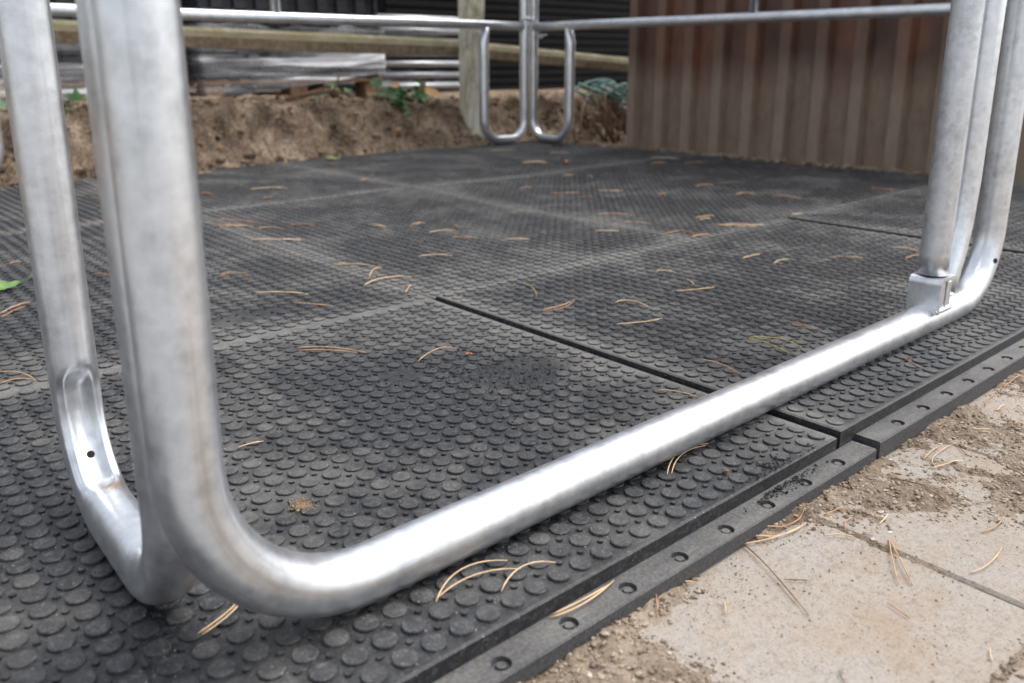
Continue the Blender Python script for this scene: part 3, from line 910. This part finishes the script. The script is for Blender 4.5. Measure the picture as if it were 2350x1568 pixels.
# black clad shed beyond the corner
sh = empty('clad_shed', (5.0, 5.5, 0.2), 'black shed with fine horizontal cladding behind the far corner', 'shed')
sb = MB(); z = 0.12
prof = []
while z < 2.7:
    prof += [(5.5, z), (5.5, z + 0.030), (5.512, z + 0.036), (5.512, z + 0.058)]; z += 0.064
n = len(prof)
sb.add([(u_, v_, z_) for u_ in (3.62, 9.0) for (v_, z_) in prof], [(i, i + 1, n + i + 1, n + i)[::-1] for i in range(n - 1)])
sb.build('front_cladding', M['black_steel'], sh)
s3 = MB(); s3.box((3.62, 5.52, 0.1), (9.0, 8.0, 2.7)); s3.build('shell', M['black_steel'], sh)
s4 = MB(); s4.box((3.5, 5.4, 2.71), (9.2, 8.2, 2.80)); s4.build('roof', M['black_steel'], sh)

# ------------------------------------------------------------------ timber fence on the bank
fp = empty('fence_post', (2.86, 3.56, 0.02), 'pale lichen-covered square timber post behind the far corner of the pen', 'fence post')
pb = MB()
pts = []
for k_ in range(15):
    z_ = -0.05 + k_ * 0.085
    w_ = 0.052
    ring = [(2.86 + sx_ * w_ + 0.005 * fbm(z_ * 4, sx_ * 3 + sy_, 0, 2), 3.56 + sy_ * w_ + 0.005 * fbm(z_ * 4, sy_ * 5 - sx_, 4, 2), z_) for sx_, sy_ in ((-1, -.8), (-.8, -1), (.8, -1), (1, -.8), (1, .8), (.8, 1), (-.8, 1), (-1, .8))]
    pts += ring
F_ = [(k_ * 8 + i, k_ * 8 + (i + 1) % 8, k_ * 8 + 8 + (i + 1) % 8, k_ * 8 + 8 + i) for k_ in range(14) for i in range(8)] + [tuple(14 * 8 + i for i in range(8))]
pb.add(pts, F_); pb.build('post', M['post'], fp)
def rail(a, b, label, h=0.086, sag=0.0, parent_mat='timber'):
    t = empty('fence_rail', a, label, 'fence rail', 'mossy timber fence rails')
    A, B = Vector(a), Vector(b); m = 26; V_ = []
    D = (B - A).normalized(); S = Vector((-D.y, D.x, 0)).normalized()
    prof = [(-0.038, -0.5), (-0.040, 0.02), (-0.030, 0.30), (-0.008, 0.47), (0.02, 0.5), (0.04, 0.3), (0.04, -0.5)]
    for i in range(m + 1):
        c = A.lerp(B, i / m) - X * sag * math.sin(math.pi * i / m)
        for j, (s_, z_) in enumerate(prof):
            k_ = 1 + 0.07 * fbm(i * 0.35, j * 1.7, 2, 2)
            V_.append(c + S * s_ * k_ + X * z_ * h * k_)
    q = len(prof)
    F_ = [(i * q + j, (i + 1) * q + j, (i + 1) * q + (j + 1) % q, i * q + (j + 1) % q) for i in range(m) for j in range(q)] + [tuple(range(q)), tuple(m * q + j for j in range(q - 1, -1, -1))]
    mb = MB(); mb.add(V_, F_); mb.build('half_round_timber', M['timber'], t)
    return t
rail((0.2, 3.66, 0.545), (2.88, 3.66, 0.492), 'mossy half-round timber rail sloping down to the lichen-covered post from the left')
rail((2.90, 3.665, 0.486), (4.3, 3.72, 0.402), 'mossy half-round timber rail running right from the lichen-covered post to the container')
MAT= [(0.345,0.483,0.386,0.502,0.426,0.489),(0.348,0.486,0.389,0.488,0.426,0.472),(0.393,0.459,0.427,0.471,0.455,0.459),(0.187,0.570,0.213,0.577,0.231,0.592),(0.189,0.567,0.213,0.573,0.231,0.589),(0.345,0.855,0.359,0.851,0.375,0.852),(0.560,1.122,0.595,1.086,0.625,1.038),(0.555,1.111,0.584,1.079,0.615,1.044),(0.662,0.955,0.707,0.974,0.736,0.969),(0.671,1.356,0.689,1.318,0.715,1.288),(0.831,1.374,0.888,1.392,0.940,1.370),(0.876,1.426,0.913,1.467,0.942,1.483),(0.656,1.634,0.689,1.625,0.697,1.575),(0.860,1.276,0.883,1.298,0.900,1.313),(0.876,1.567,0.907,1.540,0.935,1.499),(1.060,1.517,1.094,1.498,1.124,1.473),(1.058,1.174,1.052,1.137,1.012,1.079),(0.958,1.019,0.997,0.999,1.059,1.029),(0.965,1.020,1.003,1.011,1.054,1.026),(1.081,0.965,1.123,0.950,1.105,0.886),(0.996,0.883,1.042,0.852,1.086,0.852),(1.232,0.949,1.273,0.920,1.330,0.912),(1.324,0.984,1.311,0.964,1.297,0.941),(1.326,1.068,1.346,1.056,1.356,1.036),(1.560,1.019,1.596,1.015,1.641,1.017),(1.567,0.943,1.606,0.951,1.631,0.940),(1.222,0.703,1.222,0.671,1.216,0.637),(1.099,0.696,1.095,0.659,1.079,0.602),(1.103,0.699,1.128,0.657,1.115,0.607),(0.960,0.687,0.966,0.654,0.955,0.610),(0.832,0.655,0.844,0.628,0.851,0.599),(0.655,0.498,0.704,0.520,0.748,0.514),(0.660,0.496,0.701,0.514,0.742,0.513),(1.206,0.508,1.172,0.476,1.164,0.449),(1.331,1.534,1.348,1.505,1.372,1.492),(1.245,1.639,1.265,1.621,1.286,1.588),(1.746,1.618,1.783,1.585,1.804,1.539),(1.867,1.307,1.893,1.243,1.955,1.205),(1.861,1.288,1.914,1.257,1.935,1.198),(1.661,1.309,1.725,1.297,1.698,1.211),(1.908,1.401,1.942,1.389,1.977,1.386),(1.950,2.015,1.974,1.968,2.020,1.953),(2.100,1.949,2.110,1.899,2.151,1.877),(1.564,1.455,1.584,1.429,1.609,1.414),(1.247,1.734,1.286,1.730,1.312,1.708),(0.929,2.045,0.960,2.034,0.974,1.990),(1.015,2.034,1.042,2.026,1.068,2.003),(0.893,2.234,0.939,2.185,0.970,2.106),(1.920,0.862,1.927,0.825,1.920,0.788),(1.822,0.782,1.862,0.781,1.876,0.769),(2.774,1.327,2.778,1.284,2.811,1.255),(0.262,1.616,0.295,1.647,0.319,1.663),(0.260,1.590,0.285,1.616,0.307,1.637),(0.190,1.252,0.213,1.249,0.230,1.232),(0.200,1.303,0.219,1.275,0.229,1.239),(0.361,2.033,0.374,2.037,0.386,2.037)]
PAV= [(0.644,0.410,0.682,0.388,0.735,0.382),(0.667,0.407,0.692,0.386,0.730,0.382),(0.681,0.407,0.715,0.391,0.751,0.393),(0.709,0.400,0.769,0.404,0.827,0.402),(0.654,0.401,0.636,0.363,0.602,0.302),(0.728,0.357,0.740,0.346,0.747,0.335),(0.753,0.349,0.769,0.356,0.783,0.353),(0.789,0.332,0.801,0.332,0.816,0.336),(0.771,0.313,0.735,0.293,0.703,0.272),(0.771,0.313,0.734,0.283,0.711,0.263),(0.896,0.365,0.890,0.330,0.882,0.296),(0.851,0.257,0.874,0.251,0.908,0.255),(0.769,0.237,0.794,0.230,0.836,0.233),(0.539,0.410,0.557,0.402,0.570,0.392),(0.530,0.410,0.516,0.397,0.503,0.385),(0.564,0.361,0.557,0.355,0.550,0.349),(0.765,0.379,0.778,0.374,0.793,0.372),(0.587,0.408,0.597,0.406,0.609,0.407),(0.955,0.350,0.979,0.341,1.003,0.334),(0.964,0.350,0.986,0.360,1.048,0.360),(0.970,0.366,0.997,0.368,1.025,0.369),(1.197,0.382,1.228,0.387,1.252,0.388),(1.285,0.390,1.321,0.390,1.351,0.384),(1.193,0.365,1.208,0.365,1.220,0.365),(1.151,0.330,1.162,0.327,1.171,0.324),(1.230,0.353,1.225,0.347,1.215,0.339)]
LIP= [(0.930,0.430,0.958,0.420,0.993,0.417),(0.930,0.428,0.961,0.423,0.982,0.420),(1.142,0.429,1.180,0.429,1.211,0.425),(1.163,0.417,1.185,0.420,1.211,0.425),(1.217,0.420,1.235,0.420,1.262,0.429),(0.417,0.432,0.448,0.418,0.493,0.428),(0.421,0.431,0.454,0.422,0.488,0.425)]

# ------------------------------------------------------------------ wrapped stacks, spare steel
def pallet_stack(u0, u1, v0, v1, zb, label, lab2, lab3, seed, slant):
    rnd = random.Random(seed)
    pt = empty('pallet', (u0, v0, zb), lab2, 'pallet', 'wooden pallets under the rubber stacks')
    for k_ in range(3):
        for j in (0, 1):
            cu = u0 + 0.06 + (u1 - u0 - 0.12) * k_ / 2; cv = v0 + 0.07 + j * (v1 - v0 - 0.14)
            b = MB(); b.box((cu - 0.05, cv - 0.06, zb), (cu + 0.05, cv + 0.06, zb + 0.085), None, 0.004); b.build('block', M['pallet'], pt)
    for j in range(5):
        cv = v0 + 0.05 + (v1 - v0 - 0.1) * j / 4
        b = MB(); b.box((u0, cv - 0.05, zb + 0.0865), (u1, cv + 0.05, zb + 0.108), None, 0.003); b.build('deck_board', M['pallet'], pt)
    z = zb + 0.1095
    st = empty('rubber_stack', ((u0 + u1) / 2, (v0 + v1) / 2, z), label, 'rubber stack', 'stacks of new rubber mats behind the bank')
    i = 0
    while z < 1.15:
        h = 0.038
        # each sheet has a toothed interlocking edge along the front
        off = rnd.uniform(-0.008, 0.008); ph = rnd.choice((0, 0.06))
        x = u0 + 0.015; out = [(x, v1)]; cur = x; tog = rnd.random() < .5
        front = []
        while cur < u1 - 0.015:
            nx_ = min(u1 - 0.015, cur + 0.058)
            yv = v0 + off + (0.0 if tog else 0.022)
            front += [(cur, yv), (nx_ - 0.0005, yv)]
            cur = nx_; tog = not tog
        poly = front + [(u1 - 0.015, v1), (u0 + 0.015, v1)]
        m_ = len(poly)
        b = MB()
        b.add([(p[0], p[1], z) for p in poly] + [(p[0], p[1], z + h - 0.002) for p in poly], [tuple(range(m_ - 1, -1, -1)), tuple(range(m_, 2 * m_))] + [(k_, (k_ + 1) % m_, m_ + (k_ + 1) % m_, m_ + k_) for k_ in range(m_)])
        b.build('rubber_sheet', M['stackrubber'], st)
        z += h; i += 1
    # stretch film round the lower half
    fm = MB(); nx2, nz = 60, 26
    V_ = []
    g = 0.012
    per = [(u0 - g, v1, 0), (u0 - g, v0 - g, 1), (u1 + g, v0 - g, 2), (u1 + g, v1, 3)]
    path_ = dense([(p[0], p[1], 0) for p in per], 0.02)
    for j in range(nz + 1):
        for q in path_:
            s = (q.x - u0) / (u1 - u0)
            zb_ = zb + 0.005 + slant * max(0, s)
            zt_ = 0.60 + 0.03 * fbm(q.x * 5, seed, 0, 2)
            z_ = zb_ + (zt_ - zb_) * j / nz
            n_ = 0.013 * fbm(q.x * 2.2 + q.y, z_ * 16 - q.x * 2.0, seed, 3) + 0.016 * abs(noise.noise((q.x * 1.5, z_ * 7 + q.x * 1.2, seed + 3.3)))
            pull = 0.02 * math.sin(math.pi * j / nz)
            V_.append((q.x, q.y - n_ + pull * 0.3, z_))
    m_ = len(path_)
    fm.add(V_, [(j * m_ + i_, j * m_ + i_ + 1, (j + 1) * m_ + i_ + 1, (j + 1) * m_ + i_) for j in range(nz) for i_ in range(m_ - 1)])
    fm.build('stretch_film', M['film'], st, smooth=True)
    return st
pallet_stack(1.70, 2.74, 4.22, 5.0, 0.225, 'tall stack of black rubber mats in shiny clear film, behind the timber rail', 'wooden pallet under the tall film-wrapped stack right of the near upright', '', 3, 0.13)
pallet_stack(0.62, 1.63, 4.30, 5.1, 0.225, 'film-wrapped black rubber stack mostly hidden behind the near left upright', 'wooden pallet under the stack hidden by the near left upright', '', 8, 0.02)

def steel_frame(u0, u1, v0, v1, z, label, grp):
    t = empty('spare_panel', (u0, v0, z), label, 'spare panel', grp)
    for vv_ in (v0, v0 + (v1 - v0) * .33, v0 + (v1 - v0) * .66, v1):
        b = MB(); b.sweep([(u0, vv_, z), (u1, vv_, z)], 0.021, 0.021, 12); b.build('rail', M['zinc_old'], t, smooth=True)
    for uu_ in (u0 + 0.02, (u0 + u1) / 2, u1 - 0.02):
        b = MB(); b.sweep([(uu_, v0 + 0.022, z), (uu_, v1 - 0.022, z)], 0.019, 0.019, 10); b.build('stay', M['zinc_old'], t, smooth=True)
ordn = ['lowest', 'second from the bottom', 'third from the bottom', 'fourth from the bottom', 'fifth from the bottom', 'sixth from the bottom', 'topmost']
for k_ in range(7):
    steel_frame(2.80 + 0.03 * (k_ % 3), 3.50, 4.42 + 0.012 * (k_ % 2), 5.3, 0.275 + k_ * 0.066, 'galvanised panel lying flat in the pile behind the lichen post, ' + ordn[k_], 'galvanised panels piled behind the lichen post')
for k_ in range(6):
    steel_frame(-2.4, 0.55 - 0.02 * (k_ % 2), 4.05 + 0.015 * (k_ % 3), 4.9, 0.30 + k_ * 0.058, 'galvanised panel in the flat pile between the near left tubes, ' + (ordn[k_] if k_ < 5 else 'topmost'), 'galvanised panels piled at the far left')
# dark hedge closing the view
def hedge():
    t = empty('hedge', (1.5, 7.6, 0.2), 'dark green hedge behind the stacked panels', 'hedge')
    b = MB()
    for _ in range(15000):
        u = random.uniform(-7, 4.2)
        zt = 2.9 + 0.5 * fbm(u * 0.8, 1, 0, 3)
        z = 0.2 + (zt - 0.2) * random.random()
        v = 7.6 + 0.35 * fbm(u * 1.5, z * 1.5, 5, 3) + random.uniform(-.25, .6)
        s = random.uniform(0.03, 0.07)
        q = Matrix.Rotation(random.uniform(0, 6.28), 3, 'Z') @ Matrix.Rotation(random.uniform(-1.2, 1.2), 3, 'X')
        b.add([Vector((u, v, z)) + q @ Vector(p) * s for p in ((-.5, 0, -.6), (.5, 0, -.6), (.35, 0.1, .5), (-.35, 0.1, .5))], [(0, 1, 2, 3)])
    tag(b.build('foliage', M['hedge'], t), kind='stuff')
    for k_ in range(8):
        s = MB(); u = -6.5 + k_ * 1.45
        s.sweep([(u, 7.75, 0.15), (u + .05, 7.8, 0.9), (u + .1, 7.9, 1.7), (u - .05, 7.85, 2.4)], [0.05, 0.04, 0.03, 0.012], None, 8); s.build('trunk', M['twig'], t, smooth=True)
hedge()

# ------------------------------------------------------------------ bank dressing
def gz(u, v): return GZ + bankh(u, v)
sb_ = MB()
for _ in range(1500):
    u = random.uniform(0.1, 3.9); v = random.uniform(3.36, 3.85)
    if u > 3.3 and v < 3.3: continue
    z = gz(u, v)
    if z < -0.02: continue
    L = random.uniform(0.02, 0.075); a = random.uniform(-3.14, 3.14)
    p0 = Vector((u, v, z + 0.004))
    dx, dy = math.cos(a) * L, math.sin(a) * L
    pm = Vector((u + dx * .5, v + dy * .5, 0)); pm.z = max(gz(pm.x, pm.y) + 0.006, z - L * .25)
    p1_ = Vector((u + dx, v + dy, 0)); p1_.z = max(gz(p1_.x, p1_.y) + 0.003, z - L * .8)
    sb_.sweep([p0, pm, p1_], [0.0024, 0.002, 0.001], None, 3, cap=False)
tag(sb_.build('dry_roots', M['straw']), 'dry straw and roots hanging over the earth bank', 'dry roots', kind='stuff')
cl_ = MB()
for _ in range(4200):
    u = random.uniform(0.1, 3.9); v = random.choice((random.gauss(3.40, 0.03), random.uniform(3.36, 3.9)))
    z = gz(u, v)
    if z < GZ + 0.002: continue
    pebbles(cl_, u, v, z, 0.004 + 0.026 * random.random() ** 5)
cb_ = MB()
for _ in range(1300):
    v = random.uniform(1.2, 3.2); u = 3.375 - abs(random.gauss(0, 0.035)) * (0.5 + 0.8 * sstep(1.5, 2.9, v))
    pebbles(cb_, u, v, GZ + 0.044 - (3.375 - u) * 0.12, 0.003 + 0.015 * random.random() ** 4)
tag(cb_.build('spilt_earth', M['soil']), 'brown earth spilt along the foot of the corrugated container', 'earth', kind='stuff')
tag(cl_.build('earth_clods', M['bank']), 'clods of brown earth on the bank', 'earth clods', kind='stuff')

lt = MB()
for _ in range(420):
    u = random.uniform(0.2, 3.9); v = random.choice((random.gauss(3.72, 0.08), random.uniform(3.4, 3.9)))
    z = gz(u, v)
    if z < -0.02: continue
    q = Matrix.Rotation(random.uniform(0, 6.28), 3, 'Z') @ Matrix.Rotation(random.uniform(-.9, .9), 3, 'X') @ Matrix.Rotation(random.uniform(-.6, .6), 3, 'Y')
    s = random.uniform(0.008, 0.024)
    lt.add([Vector((u, v, z + 0.006)) + q @ Vector(p) * s for p in ((-1, 0, .1), (-.3, -.5, 0), (.5, -.4, .05), (1, 0, .25), (.4, .45, .1), (-.4, .45, .05))], [(0, 1, 2, 3, 4, 5)])
tag(lt.build('leaf_litter', M['litter']), 'brown leaf litter strewn along the top of the earth bank', 'leaf litter', kind='stuff')

def leaf_geo(s, lobes=0, curl=0.2):
    n = 14; v = [(0, 0, 0)]; f = []
    for i in range(n):
        a = 2 * math.pi * i / n
        r = s * (0.5 + (0.16 * math.cos(a * lobes) if lobes else 0.0))
        x, y = r * math.cos(a) * (1.0 if lobes else 1.25), r * math.sin(a) * (1.0 if lobes else .6)
        v.append((x, y, curl * (x * x + y * y * 2) / s))
    f = [(0, 1 + i, 1 + (i + 1) % n) for i in range(n)]
    return v, f
def leaf_obj(name, loc, s, mat, rot, parent=None, lobes=0, curl=0.25, stalk=0):
    v, f = leaf_geo(s, lobes, curl)
    q = Matrix.Rotation(rot[2], 4, 'Z') @ Matrix.Rotation(rot[1], 4, 'Y') @ Matrix.Rotation(rot[0], 4, 'X'); q.translation = Vector(loc)
    b = MB(); b.add([q @ Vector(p) for p in v], f)
    if stalk:
        b.sweep([q @ Vector((0.3 * s, 0, 0.001)), q @ Vector((0.8 * s, 0.05 * s, 0.1 * s)), q @ Vector((1.15 * s, 0.15 * s, 0.28 * s))], 0.0011, 0.0011, 5)
    return b.build(name, mat, parent, smooth=True)

def ivy(label, centre, n, spread, seed):
    rnd = random.Random(seed)
    c = Vector((*centre, gz(*centre)))
    t = empty('ivy_plant', c, label, 'ivy', 'ivy on the earth bank')
    sm = MB()
    for k_ in range(5):
        pth = []
        a = rnd.uniform(0, 6.28)
        for i in range(6):
            u = c.x + math.cos(a) * spread[0] * i / 5; v = c.y + math.sin(a) * spread[1] * i / 5 - 0.02
            pth.append((u, v, gz(u, v) + 0.012 + 0.03 * math.sin(i)))
        sm.sweep(pth, 0.003, 0.003, 5)
    sm.build('stem', M['ivystem'], t, smooth=True)
    for i in range(n):
        u = c.x + rnd.gauss(0, spread[0] * .5); v = c.y + rnd.gauss(0, spread[1] * .5)
        z = gz(u, v) + abs(rnd.gauss(0.02, 0.03))
        leaf_obj('leaf', (u, v, z), rnd.uniform(0.035, 0.065), M['ivy'], (rnd.uniform(0.1, 1.2), rnd.uniform(-.5, .5), rnd.uniform(-.9, .9)), t, 5, .3)
ivy('green ivy trailing over the top of the bank left of the lichen post', (2.47, 3.66), 44, (0.16, 0.08), 2)
ivy('small sprig of ivy on the bank against the wrapped stack', (2.16, 3.78), 18, (0.07, 0.05), 4)
ivy('low ivy patch on the bank seen between the two near left tubes', (0.86, 3.66), 22, (0.12, 0.07), 6)
tag(leaf_obj('dry_leaf', (2.62, 3.62, gz(2.62, 3.62) + 0.075), 0.085, M['dryleaf'], (0.9, 0.3, -0.5), None, 0, .5), 'curled tan dry leaf lying on the ivy', 'leaf')
tag(leaf_obj('dry_leaf', (2.44, 3.66, gz(2.44, 3.66) + 0.085), 0.06, M['dryleaf'], (0.7, -0.2, 0.4), None, 0, .5), 'small tan dry leaf on top of the ivy, left of the curled one', 'leaf')

# rope and roots at the container end
rp = empty('rope_bundle', (3.62, 3.42, gz(3.62, 3.42)), 'tangled turquoise rope heaped on the bank beside the container', 'rope')
rnd = random.Random(12)
for k_ in range(9):
    b = MB(); pth = []
    cu, cv = 3.72 + rnd.uniform(-.1, .12), 3.40 + rnd.uniform(-.06, .05); ra_, rb_ = rnd.uniform(.08, .2), rnd.uniform(.03, .08)
    ph = rnd.uniform(0, 6.28); zz = 0.235 + rnd.uniform(-.03, .06)
    for i in range(22):
        t_ = ph + i * 0.3
        pth.append((cu + ra_ * math.cos(t_) + 0.015 * rnd.random(), cv + rb_ * math.sin(t_), zz + 0.045 * math.sin(t_ * 1.3 + k_) + 0.006 * rnd.random()))
    b.sweep(pth, 0.0085, 0.0085, 7); b.build('strand', M['rope'], rp, smooth=True)
rt = empty('root_tangle', (3.6, 3.4, gz(3.6, 3.4)), 'tangle of thin brown roots hanging below the turquoise rope', 'roots')
for k_ in range(90):
    b = MB(); u, v = 3.46 + rnd.uniform(-.08, .42), 3.38 + rnd.uniform(-.06, .06)
    a = rnd.uniform(-0.9, 2.6); L = rnd.uniform(.1, .26); z = rnd.uniform(.07, .25)
    pth = [(u + L * s * math.cos(a) * .8, v - 0.08 * s, z + 0.03 * math.sin(3 * s) - L * 0.75 * s * s) for s in (0, .25, .5, .75, 1)]
    b.sweep(pth, 0.0048, 0.0048, 5); b.build('root', M['needle_d'] if k_ % 2 else M['straw'], rt, smooth=True)
def twig(pts, r, label):
    b = MB(); b.sweep(pts, [r, r * .9, r * .7, r * .4][:len(pts)], None, 7)
    return tag(b.build('twig', M['twig'], None, True), label, 'twig', 'twigs on the earth bank')
twig([(1.86, 3.68, .25), (2.02, 3.66, .285), (2.1, 3.65, .288), (2.16, 3.62, .265)], 0.014, 'thick bent twig on top of the bank below the wrapped stack')
twig([(2.07, 3.64, .27), (2.10, 3.64, .31), (2.12, 3.64, .36), (2.13, 3.64, .37)], 0.006, 'thin upright twig on the bank top below the wrapped stack')
twig([(2.50, 3.56, .05), (2.51, 3.555, .12), (2.51, 3.55, .19), (2.51, 3.55, .21)], 0.008, 'short stick poking up from the bank under the ivy')

# ------------------------------------------------------------------ leaves and needles on the floor
tag(leaf_obj('maple_leaf', (0.300, 1.80, 0.008), 0.055, M['greenleaf'], (0.15, -0.1, -0.3), None, 3, .2, 1), 'fresh green leaf with a stalk at the far left edge of the mats', 'leaf')
tag(leaf_obj('dry_leaf', (2.524, 2.532, und(2.52, 2.53) + 0.010), 0.035, M['orangeleaf'], (0.3, 0.2, 0.2), None, 0, .8), 'small orange leaf on the back of the mats', 'leaf')
tag(leaf_obj('fallen_leaf', (1.88, 3.314, und(1.88, 3.31) + 0.009), 0.05, M['greenleaf'], (0.1, 0.1, -0.8), None, 0, .3), 'small yellow-green leaf on the mats below the bank', 'leaf')
def bud(u, v, z, label, s=0.005):
    b = MB()
    for k_ in range(5):
        pebbles(b, u + random.uniform(-s, s), v + random.uniform(-s, s), z + s * .4, s * .55)
    tag(b.build('bud_scale', M['twig'] if s > .004 else M['orangeleaf'], None), label, 'bud scale')
bud(0.706, 0.462, ST, 'brown bud scale on the mat just in front of the base bar', 0.0048)
bud(0.905, 1.45, 0.003, 'tiny pinkish bud scale on the mat joint behind the left upright', 0.004)
bud(0.735, 0.93, 0.003, 'tiny brown bud scale near the worn patch', 0.0038)

def needle(p, z, mat, label, grp, r=0.00085, arch=0.003, zf=None):
    (x0, y0, x1, y1, x2, y2) = p
    pts = []
    for i in range(11):
        t_ = i / 10
        # quadratic curve through the three points
        a_, b_, c_ = (1 - t_) * (1 - 2 * t_), 4 * t_ * (1 - t_), t_ * (2 * t_ - 1)
        x, y = x0 * a_ + x1 * b_ + x2 * c_, y0 * a_ + y1 * b_ + y2 * c_
        zz = z if zf is None else zf(x, y)
        pts.append((x, y, zz + r + arch * 4 * t_ * (1 - t_)))
    rr = [r * (0.9 + 0.1 * math.sin(i)) if 0 < i < 9 else r * 0.55 for i in range(11)]
    b = MB(); b.sweep(pts, rr, [q * 0.8 for q in rr], 6)
    o = b.build('pine_needle', mat, None, True)
    return tag(o, label, 'pine needle', grp)
def mat_name(u, v):
    if v < 1.22: return 'the mat with the worn patch' if u < 0.885 else 'the mat behind the right half of the base bar' if u < 2.075 else 'the front-row mat nearest the container'
    if v < 2.41: return 'the far left middle-row mat' if u < 0.095 else 'the middle-row mat beside the left upright' if u < 0.885 else 'the central middle-row mat' if u < 1.675 else 'the middle-row mat right of the central one' if u < 2.465 else 'the middle-row mat along the container'
    return 'the back-row mats below the earth bank'
def floor_needle(u, v): return 'dry orange-brown pine needle lying on ' + mat_name(u, v)
G1, G2, G3 = 'pine needles lying on the mats', 'pine needles lying on the paving', 'pine needles on the mat ledge'
for i, p in enumerate(MAT):
    near = p[1] < 0.62 and p[0] < 0.8
    zf = lambda x, y: und(x, y) + ST + (0.003 if 0.885 < x < 2.075 and y < 1.22 else 0)
    lab = {0: 'longer of the two joined orange needles in front of the base bar', 1: 'shorter of the two joined orange needles in front of the base bar', 2: 'single orange needle right of the joined pair in front of the base bar', 3: 'left needle of the pair lying below the left elbow of the gate frame', 4: 'right needle of the pair lying below the left elbow of the gate frame',
           8: 'curved needle left of the worn patch', 27: 'front needle of the yellow-green pair behind the base bar', 28: 'rear needle of the yellow-green pair behind the base bar', 31: 'left needle of the pair sticking out from under the base bar', 32: 'right needle of the pair sticking out from under the base bar'}.get(i, floor_needle(p[0], p[1]))
    big = 0.00085 + 0.00028 * min(2.5, max(0, p[1] + p[0] - 1.2))
    needle(p, 0, M['needle_g'] if i in (16, 27, 28) else M['needle'], lab, G1, big, 0.0025, zf)
rnd = random.Random(21)
k_ = 0
while k_ < 62:
    u, v = rnd.uniform(0.1, 3.2), rnd.uniform(1.3, 3.3)
    if k_ > 44: u, v = rnd.uniform(1.7, 3.1), rnd.uniform(0.7, 1.5)
    L, a = rnd.uniform(.03, .10), rnd.uniform(0, 3.14); bd = rnd.uniform(-.012, .012)
    c, s = math.cos(a) * L / 2, math.sin(a) * L / 2
    if rnd.random() < .6: c, s = 0.74 * L / 2 + rnd.gauss(0, .01), -0.66 * L / 2 + rnd.gauss(0, .01)
    needle((u - c, v - s, u - s / L * bd, v + c / L * bd, u + c, v + s), 0, M['needle'] if k_ % 4 else M['needle_d'], floor_needle(u, v), G1, rnd.uniform(.0010, .0017), 0.003, lambda x, y: und(x, y) + ST + 0.001)
    if k_ % 5 < 2:
        e1, e2 = rnd.uniform(-.014, .014), rnd.uniform(-.014, .014)
        needle((u - c, v - s, u - s / L * bd + e1 * .6, v + c / L * bd + e2 * .6, u + c + e1, v + s + e2), 0, M['needle'], floor_needle(u, v), G1, rnd.uniform(.0010, .0015), 0.004, lambda x, y: und(x, y) + ST + 0.001)
    k_ += 1
for i, p in enumerate(PAV):
    zf = lambda x, y: max(SLZ, SLZ - 0.005 + 0.0085 * cover(x, y)) + 0.0008
    needle(p, 0, M['needle_d'] if i in (4, 10) else M['needle'], {4: 'dark brown bent needle on the nearest paving slab', 10: 'long brown needle on the loose soil over the paving', 8: 'left needle of the V-shaped pair on the paving joint', 9: 'right needle of the V-shaped pair on the paving joint'}.get(i, 'dry tan pine needle lying on the paving beside the mats'), G2, 0.0009, 0.002, zf)
for i in range(26):
    u, v = rnd.uniform(0.40, 1.3), rnd.uniform(0.15, 0.385); L, a = rnd.uniform(.008, .03), rnd.uniform(0, 3.14)
    c, s = math.cos(a) * L / 2, math.sin(a) * L / 2
    needle((u - c, v - s, u - s * .1, v + c * .1, u + c, v + s), 0, M['needle_d'] if i % 3 else M['needle'], 'broken piece of pine needle on the loose soil', 'broken needles on the paving', 0.0007, 0.0008, lambda x, y: max(SLZ, SLZ - 0.005 + 0.0085 * cover(x, y)) + 0.0008)
for i, p in enumerate(LIP):
    p = tuple(min(q, 0.4275 - 0.0015 * (i % 2)) if j % 2 else q for j, q in enumerate(p))
    needle(p, -0.016, M['needle'], ['front needle of the pair on the ledge right of the mat joint', 'rear needle of the pair on the ledge right of the mat joint', 'left needle of the crossed pair further along the ledge', 'right needle of the crossed pair further along the ledge', 'short hooked needle at the far end of the ledge', 'front needle of the thick pair on the nearest ledge', 'rear needle of the thick pair on the nearest ledge'][i], G3, 0.001, 0.003, lambda x, y: -0.0155 if y < 0.4295 else 0.0005)
